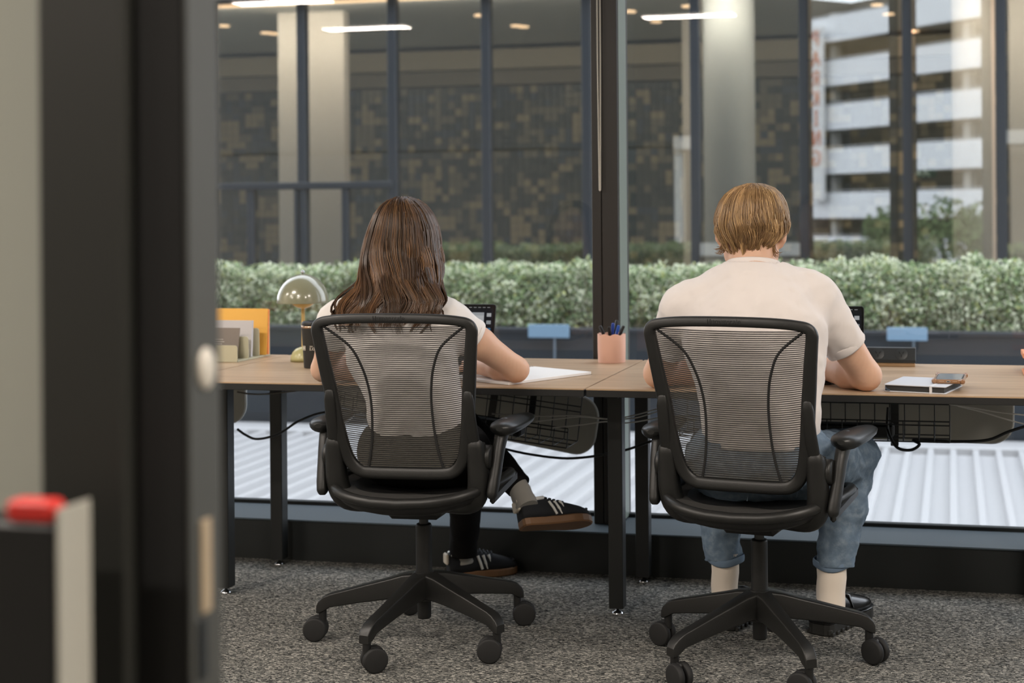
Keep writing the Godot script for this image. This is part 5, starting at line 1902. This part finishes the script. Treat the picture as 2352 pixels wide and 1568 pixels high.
func sock(parent: Node3D, a: Vector3, b: Vector3, ra: float, rb: float, m: Material) -> void:
	# ribbed tube
	var g := G.new()
	var rings := []
	var d := (b - a).normalized()
	var x := d.cross(Vector3.BACK).normalized()
	var z := x.cross(d)
	for i in 10:
		var f := i / 9.0
		var ring := PackedVector3Array()
		for j in 64:
			var an := TAU * j / 64.0
			var r := lerpf(ra, rb, f) + (0.0009 if j % 2 == 0 else 0.0) + 0.0012 * sin(f * 14.0 + an)
			ring.append(a.lerp(b, f) + (x * cos(an) + z * sin(an)) * r)
		rings.append(ring)
	g.loft(rings)
	put(parent, "sock", g, m)

func person_base(called: String, label: String, where: Vector3) -> Node3D:
	return thing(called, label, "person", where)

func skin() -> StandardMaterial3D:
	var m := fine(mat(rgb(212, 170, 144), 0.5, 0.0, 0.45), noise_tex(0.3, 256, [], false, 40, 2), 8.0, 0.02)
	m.subsurf_scatter_enabled = true
	m.subsurf_scatter_strength = 0.08
	return m

func put(parent: Node3D, called: String, g: G, m: Material) -> MeshInstance3D:
	var o := obj(called, g, m, parent)
	o.position = -parent.position
	return o

func denim_material() -> StandardMaterial3D:
	var m := mat(Color(1, 1, 1), 0.9, 0.0, 0.3)
	m.albedo_texture = noise_tex(0.03, 512, [[0.0, 0.45, 0.7, 1.0], [rgb(92, 108, 126), rgb(106, 124, 142), rgb(124, 140, 156), rgb(144, 158, 170)]], false, 51, 5)
	m.uv1_triplanar = true
	m.uv1_scale = Vector3.ONE * 2.2
	m.heightmap_enabled = true
	m.heightmap_texture = noise_tex(0.35, 256, [], false, 52, 2)
	m.heightmap_scale = 0.08
	return m

func man() -> void:
	var t := person_base("person", "person with short golden hair in a white knit shirt and blue jeans", Vector3(-0.52, 0.0, 0.1))
	var sk := skin()
	var shR := Vector3(-0.362, 0.975, 0.045)
	var shL := Vector3(-0.728, 0.955, 0.07)
	var elR := at(1990, 862, -0.065)
	var elL := Vector3(at(1512, 850, -0.05).x, 0.762, -0.05)
	var wrR := Vector3(-0.385, 0.765, -0.235)
	var wrL := Vector3(-0.60, 0.765, -0.25)
	var neck := Vector3(-0.532, 1.06, 0.06)
	var g := G.new()
	# trunk and arms in one skin
	var b := []
	b.append([Vector3(-0.505, 0.60, 0.15), Vector3(-0.522, 0.92, 0.11), 0.125, 0.14, 0.04, Vector3(1, 1, 0.66)])
	b.append([shL, shR, 0.05, 0.05, 0.04])
	b.append([neck, Vector3(-0.53, 0.97, 0.09), 0.06, 0.07, 0.04])
	for e in [[shR, elR, wrR], [shL, elL, wrL]]:
		b.append([e[0], e[0].lerp(e[1], 0.45), 0.05, 0.049, 0.02])
		b.append([e[0].lerp(e[1], 0.45), e[1], 0.049, 0.040, 0.02])
		b.append([e[1], e[1].lerp(e[2], 0.35), 0.039, 0.045, 0.02])
		b.append([e[1].lerp(e[2], 0.35), e[2], 0.045, 0.029, 0.02])
	blob(g, b, 0.0085)
	hand(g, wrR, Vector3(-0.25, -0.05, -1), 1.0)
	hand(g, wrL, Vector3(0.25, -0.05, -1), -1.0)
	head(g, Vector3(-0.549, 1.164, 0.0), Basis(Vector3.RIGHT, -0.22) * Basis(Vector3.UP, 0.08), 1.02, neck + Vector3(0, -0.02, 0), 0.066)
	put(t, "body", g, sk)
	# knit shirt
	g = G.new()
	b = []
	b.append([Vector3(-0.505, 0.56, 0.16), Vector3(-0.508, 0.72, 0.15), 0.155, 0.15, 0.04, Vector3(1, 1, 0.72)])
	b.append([Vector3(-0.508, 0.72, 0.15), Vector3(-0.525, 0.88, 0.12), 0.15, 0.172, 0.04, Vector3(1, 1, 0.66)])
	b.append([Vector3(-0.525, 0.88, 0.12), Vector3(-0.538, 0.965, 0.085), 0.172, 0.135, 0.05, Vector3(1.06, 1, 0.64)])
	b.append([shL + Vector3(0.02, 0, 0), shR + Vector3(-0.02, 0, 0), 0.066, 0.066, 0.05])
	b.append([Vector3(-0.535, 1.03, 0.062), shL + Vector3(0.03, 0.018, 0), 0.054, 0.055, 0.05])
	b.append([Vector3(-0.535, 1.03, 0.062), shR + Vector3(-0.03, 0.022, 0), 0.054, 0.056, 0.05])
	var hemR := shR.lerp(elR, 0.60)
	var hemL := shL.lerp(elL, 0.60)
	b.append([shR, shR.lerp(elR, 0.66), 0.066, 0.057, 0.03])
	b.append([shL, shL.lerp(elL, 0.66), 0.066, 0.057, 0.03])
	blob(g, b, 0.0085, 0.009, 8, 8.0)
	press(g, 0, hemR, elR - shR, 0.11)
	press(g, 0, hemL, elL - shL, 0.11)
	press(g, 0, Vector3(-0.505, 0.6, 0.15), Vector3.DOWN, 0.4)
	press(g, 0, Vector3(-0.537, 1.07, 0.05), Vector3(0, 1, -0.25), 0.085)
	var knit := fine(mat(rgb(224, 216, 212), 0.9, 0.0, 0.3), noise_tex(0.4, 256, [], false, 44, 2), 9.0, 0.05)
	knit.rim_enabled = true
	knit.rim = 0.25
	var shirt := put(t, "shirt", g, knit)
	# rib bands: collar, cuffs, shoulder seams
	for e in [[hemR, elR - shR, 0.0545], [hemL, elL - shL, 0.0545]]:
		var d: Vector3 = e[1].normalized()
		var x := d.cross(Vector3.BACK).normalized()
		var z := x.cross(d)
		var ring := []
		for j in 28:
			var an := TAU * j / 28.0
			ring.append(e[0] - d * 0.012 + (x * cos(an) + z * sin(an)) * e[2])
		var cuff := G.new().tube(ring, 0.013, 8, true, Vector2(0.25, 1.0), d)
		obj("cuff", cuff, knit, shirt)
	var col := []
	for j in 30:
		var an := TAU * j / 30.0
		col.append(Vector3(-0.537 + 0.072 * cos(an), 1.076 + 0.016 * sin(an), 0.048 + 0.062 * sin(an)))
	obj("collar", G.new().tube(col, 0.0105, 8, true, Vector2(0.5, 1.0), Vector3(0, 1, -0.25)), knit, shirt)
	for sg in [0, 1]:
		var s0: Vector3 = [shL + Vector3(0.045, 0.062, 0.012), shR + Vector3(-0.045, 0.066, 0.012)][sg]
		var s1: Vector3 = [shL + Vector3(0.04, 0.03, 0.066), shR + Vector3(-0.04, 0.03, 0.068)][sg]
		var s2: Vector3 = [shL + Vector3(0.045, -0.08, 0.07), shR + Vector3(-0.045, -0.08, 0.075)][sg]
		obj("shoulder_seam", G.new().tube(curve([s0, s1, s2], 6), 0.0022, 6), knit, shirt)
	# jeans
	g = G.new()
	var hipR := Vector3(-0.415, 0.545, 0.13)
	var hipL := Vector3(-0.60, 0.545, 0.13)
	var knR := Vector3(-0.292, 0.505, -0.27)
	var knL := Vector3(-0.705, 0.505, -0.27)
	var anR := Vector3(-0.348, 0.14, -0.20)
	var anL := Vector3(-0.662, 0.14, -0.20)
	b = []
	b.append([hipL, hipR, 0.112, 0.112, 0.05, Vector3(1, 0.95, 1)])
	b.append([Vector3(-0.507, 0.57, 0.15), Vector3(-0.507, 0.585, 0.15), 0.165, 0.16, 0.04, Vector3(1, 0.45, 0.74)])
	for e in [[hipR, knR, anR], [hipL, knL, anL]]:
		b.append([e[0], e[1], 0.09, 0.072, 0.03])
		b.append([e[1], e[1].lerp(e[2], 0.4), 0.07, 0.064, 0.025])
		b.append([e[1].lerp(e[2], 0.4), e[2], 0.064, 0.053, 0.02])
	blob(g, b, 0.0095, 0.011, 18, 13.0)
	for e in [[anR, knR], [anL, knL]]:
		press(g, 0, e[0] + Vector3(0, 0.052, -0.008), Vector3(0, -1, 0.12), 0.15)
	var denim := denim_material()
	var jn := put(t, "jeans", g, denim)
	for e in [anR, anL]:
		var ring := []
		for j in 30:
			var an := TAU * j / 30.0
			ring.append(e + Vector3(0.0535 * cos(an), 0.062 + 0.003 * sin(an * 3.0) - 0.006 * sin(an), -0.01 + 0.0535 * sin(an)))
		obj("hem", G.new().tube(ring, 0.011, 8, true, Vector2(0.3, 1.0), Vector3.UP), mat(rgb(112, 132, 154), 0.9), jn)
	# back pockets and a yoke seam on the seat of the jeans
	var st := mat(rgb(96, 110, 124), 0.9)
	for e in [[1630, 1118, 1722, 1150], [1745, 1112, 1835, 1142]]:
		var pk := []
		for q in [[e[0], e[1]], [e[2], e[1] + 4], [e[2] - 6, e[3]]]:
			pk.append(at(q[0], q[1], 0.245))
		obj("pocket_seam", G.new().tube(pk, 0.0016, 5), st, jn)
	# socks and shoes
	var wool := mat(rgb(226, 214, 200), 0.95)
	sock(t, anR + Vector3(0, 0.075, -0.008), Vector3(-0.352, 0.05, -0.175), 0.043, 0.04, wool)
	sock(t, anL + Vector3(0, 0.075, -0.008), Vector3(-0.664, 0.05, -0.185), 0.041, 0.037, wool)
	var hr := aty(1880, 1460, 0.0)
	var hl := aty(1662, 1448, 0.0)
	shoe_parts(t, Transform3D(Basis(Vector3.UP, -0.42), Vector3(hr.x, 0, hr.z + 0.0)), 0.285, false)
	shoe_parts(t, Transform3D(Basis(Vector3.UP, -0.3), Vector3(hl.x, 0, hl.z + 0.0)), 0.285, false)
	# hair
	var rows := [[421, 1718, 1752, 0.05, 0.0], [430, 1688, 1778, 0.075, -0.005], [445, 1667, 1795, 0.098, -0.005], [465, 1653, 1806, 0.113, -0.005], [490, 1645, 1813, 0.122, -0.005], [515, 1642, 1814, 0.124, 0.0], [535, 1644, 1808, 0.12, 0.005], [553, 1652, 1792, 0.11, 0.02], [568, 1664, 1776, 0.1, 0.03], [588, 1684, 1752, 0.094, 0.045]]
	var hm := mat(Color(1, 1, 1), 0.38, 0.0, 0.5)
	hm.vertex_color_use_as_albedo = true
	var hg := hair(rows, 2800, 0.0013, Vector2(0.70, 1.0), 6.0, rgb(108, 82, 54), rgb(148, 116, 79), rgb(210, 173, 124), 12, 12, 2.3, 130, 0.2)
	# flicks at the ends
	var r := RandomNumberGenerator.new()
	r.seed = 5
	hg.tint = lin(rgb(146, 110, 70))
	for k in 40:
		var left := k < 28
		var p0 := at(1656 + r.randf() * 14, 545 + r.randf() * 14, 0.05) if left else at(1768 + r.randf() * 14, 556 + r.randf() * 12, 0.05)
		var sx := -1.0 if left else 1.0
		var q := []
		var e := Vector3(sx * r.randf_range(0.012, 0.024), -r.randf_range(0.018, 0.034), 0.01)
		for i in 7:
			var f := i / 6.0
			q.append(p0 + Vector3(e.x * pow(f, 2.0), e.y * sin(f * 2.0), e.z * f))
		hg.tube(q, [0.0013, 0.0013, 0.0013, 0.0012, 0.001, 0.0007, 0.0003], 3, false, Vector2.ONE, Vector3.ZERO, false)
	put(t, "hair", hg, hm)

func woman() -> void:
	var t := person_base("person", "person with long wavy brown hair in a white t-shirt and black trousers", Vector3(-1.5, 0.0, 0.08))
	var sk := skin()
	var shR := Vector3(-1.415, 0.918, 0.085)
	var shL := Vector3(-1.755, 0.912, 0.09)
	var elR := at(1186, 848, -0.06)
	var elL := Vector3(at(741, 848, 0.02).x, 0.765, 0.012)
	var wrR := Vector3(-1.43, 0.757, -0.2)
	var wrL := Vector3(-1.70, 0.757, -0.2)
	var neck := Vector3(-1.583, 1.0, 0.05)
	var g := G.new()
	var b := []
	b.append([Vector3(-1.49, 0.60, 0.13), Vector3(-1.56, 0.87, 0.09), 0.105, 0.118, 0.04, Vector3(1, 1, 0.68)])
	b.append([shL, shR, 0.042, 0.042, 0.04])
	b.append([neck, Vector3(-1.58, 0.92, 0.08), 0.046, 0.06, 0.04])
	for e in [[shR, elR, wrR], [shL, elL, wrL]]:
		b.append([e[0], e[0].lerp(e[1], 0.45), 0.043, 0.043, 0.02])
		b.append([e[0].lerp(e[1], 0.45), e[1], 0.043, 0.035, 0.02])
		b.append([e[1], e[1].lerp(e[2], 0.35), 0.034, 0.037, 0.02])
		b.append([e[1].lerp(e[2], 0.35), e[2], 0.037, 0.024, 0.02])
	blob(g, b, 0.0082)
	hand(g, wrR, Vector3(-0.45, -0.04, -1), 1.0, 0.88)
	hand(g, wrL, Vector3(0.35, -0.04, -1), -1.0, 0.88)
	head(g, Vector3(-1.587, 1.135, 0.0), Basis(Vector3.RIGHT, -0.3), 0.98, neck, 0.05)
	put(t, "body", g, sk)
	# t-shirt
	g = G.new()
	b = []
	b.append([Vector3(-1.485, 0.56, 0.14), Vector3(-1.50, 0.70, 0.135), 0.14, 0.125, 0.04, Vector3(1, 1, 0.74)])
	b.append([Vector3(-1.50, 0.70, 0.135), Vector3(-1.55, 0.84, 0.105), 0.125, 0.142, 0.04, Vector3(1, 1, 0.7)])
	b.append([Vector3(-1.55, 0.84, 0.105), Vector3(-1.575, 0.905, 0.085), 0.142, 0.115, 0.05, Vector3(1.06, 1, 0.66)])
	b.append([shL + Vector3(0.02, 0, 0), shR + Vector3(-0.02, 0, 0), 0.055, 0.055, 0.05])
	b.append([Vector3(-1.583, 0.965, 0.065), shL + Vector3(0.03, 0.01, 0), 0.05, 0.047, 0.05])
	b.append([Vector3(-1.583, 0.965, 0.065), shR + Vector3(-0.03, 0.01, 0), 0.05, 0.047, 0.05])
	var hemR := shR.lerp(elR, 0.36)
	var hemL := shL.lerp(elL, 0.36)
	b.append([shR, shR.lerp(elR, 0.44), 0.056, 0.052, 0.03])
	b.append([shL, shL.lerp(elL, 0.44), 0.056, 0.052, 0.03])
	blob(g, b, 0.0082, 0.008, 28, 9.0)
	press(g, 0, hemR, elR - shR, 0.09)
	press(g, 0, hemL, elL - shL, 0.09)
	press(g, 0, Vector3(-1.485, 0.6, 0.14), Vector3.DOWN, 0.4)
	var cotton := fine(mat(rgb(228, 222, 218), 0.9, 0.0, 0.3), noise_tex(0.4, 256, [], false, 47, 2), 9.0, 0.04)
	var sh := put(t, "t_shirt", g, cotton)
	for e in [[hemR, elR - shR], [hemL, elL - shL]]:
		var d: Vector3 = e[1].normalized()
		var x := d.cross(Vector3.BACK).normalized()
		var z := x.cross(d)
		var ring := []
		for j in 28:
			var an := TAU * j / 28.0
			ring.append(e[0] - d * 0.006 + (x * cos(an) + z * sin(an)) * 0.0515)
		obj("sleeve_hem", G.new().tube(ring, 0.007, 8, true, Vector2(0.3, 1.0), d), cotton, sh)
	obj("shoulder_seam", G.new().tube(curve([shR + Vector3(-0.03, 0.052, 0.0), shR + Vector3(-0.03, 0.03, 0.05), shR + Vector3(-0.035, -0.06, 0.055)], 6), 0.0018, 6), cotton, sh)
	# trousers, left leg crossed over the right
	g = G.new()
	var hipR := Vector3(-1.39, 0.54, 0.11)
	var hipL := Vector3(-1.57, 0.54, 0.11)
	var knR := Vector3(-1.51, 0.49, -0.35)
	var anR := at(1064, 1250, -0.59)
	var knL := Vector3(-1.58, 0.60, -0.35)
	var anL := at(1192, 1118, -0.24)
	b = []
	b.append([hipL, hipR, 0.105, 0.105, 0.05, Vector3(1, 0.95, 1)])
	b.append([Vector3(-1.485, 0.57, 0.14), Vector3(-1.487, 0.58, 0.14), 0.15, 0.145, 0.04, Vector3(1, 0.45, 0.76)])
	b.append([hipR, knR, 0.085, 0.062, 0.03])
	b.append([knR, knR.lerp(anR, 0.4), 0.06, 0.056, 0.025])
	b.append([knR.lerp(anR, 0.4), anR + Vector3(0, -0.05, 0), 0.056, 0.045, 0.02])
	b.append([hipL, knL, 0.085, 0.062, 0.03])
	b.append([knL, knL.lerp(anL, 0.4), 0.06, 0.055, 0.025])
	b.append([knL.lerp(anL, 0.4), anL, 0.055, 0.042, 0.02])
	blob(g, b, 0.0095, 0.006, 38, 9.0)
	press(g, 0, anR + Vector3(0, -0.035, 0), Vector3(0, -1, 0), 0.12)
	press(g, 0, anL, anL - knL, 0.1)
	put(t, "trousers", g, fine(mat(rgb(24, 23, 23), 0.95, 0.0, 0.2), noise_tex(0.3, 256, [], false, 48, 2), 9.0, 0.05))
	var grey := mat(rgb(152, 149, 143), 0.95)
	sock(t, anR + Vector3(0, -0.025, 0), Vector3(anR.x + 0.004, 0.05, anR.z), 0.033, 0.034, grey)
	var ft := at(1212, 1165, -0.2)
	sock(t, anL - (anL - knL).normalized() * 0.01, ft, 0.032, 0.034, grey)
	shoe_parts(t, Transform3D(Basis(Vector3.UP, -0.95), Vector3(anR.x - 0.045, 0, anR.z + 0.035)), 0.245, true)
	# the raised shoe: toe to the right, sole turned to the room and down
	var heel := at(1196, 1205, -0.17)
	var toe := at(1322, 1198, -0.30)
	var fwd := (toe - heel).normalized()
	var upv := Vector3(0.06, 0.72, -0.7)
	var xx := fwd.cross(upv).normalized()
	upv = xx.cross(fwd).normalized()
	shoe_parts(t, Transform3D(Basis(xx, upv, -fwd), heel - upv * 0.012), 0.245, true)
	# hair
	var rows := [[451, 918, 940, 0.04, -0.005], [458, 898, 958, 0.062, -0.005], [470, 882, 974, 0.082, -0.005], [490, 866, 990, 0.1, 0.0], [520, 853, 1003, 0.112, 0.0], [550, 844, 1009, 0.118, 0.0], [580, 838, 1013, 0.122, 0.01], [610, 835, 1012, 0.13, 0.025], [640, 826, 1004, 0.15, 0.06], [665, 806, 1004, 0.175, 0.11], [690, 786, 1012, 0.2, 0.15], [715, 777, 1008, 0.218, 0.17], [740, 778, 992, 0.23, 0.18], [765, 784, 980, 0.232, 0.185]]
	var hm := mat(Color(1, 1, 1), 0.34, 0.0, 0.5)
	hm.vertex_color_use_as_albedo = true
	put(t, "hair", hair(rows, 3000, 0.0014, Vector2(0.86, 1.0), 19.0, rgb(50, 37, 27), rgb(78, 56, 39), rgb(136, 98, 65), 7, 24, 2.2, 72), hm)
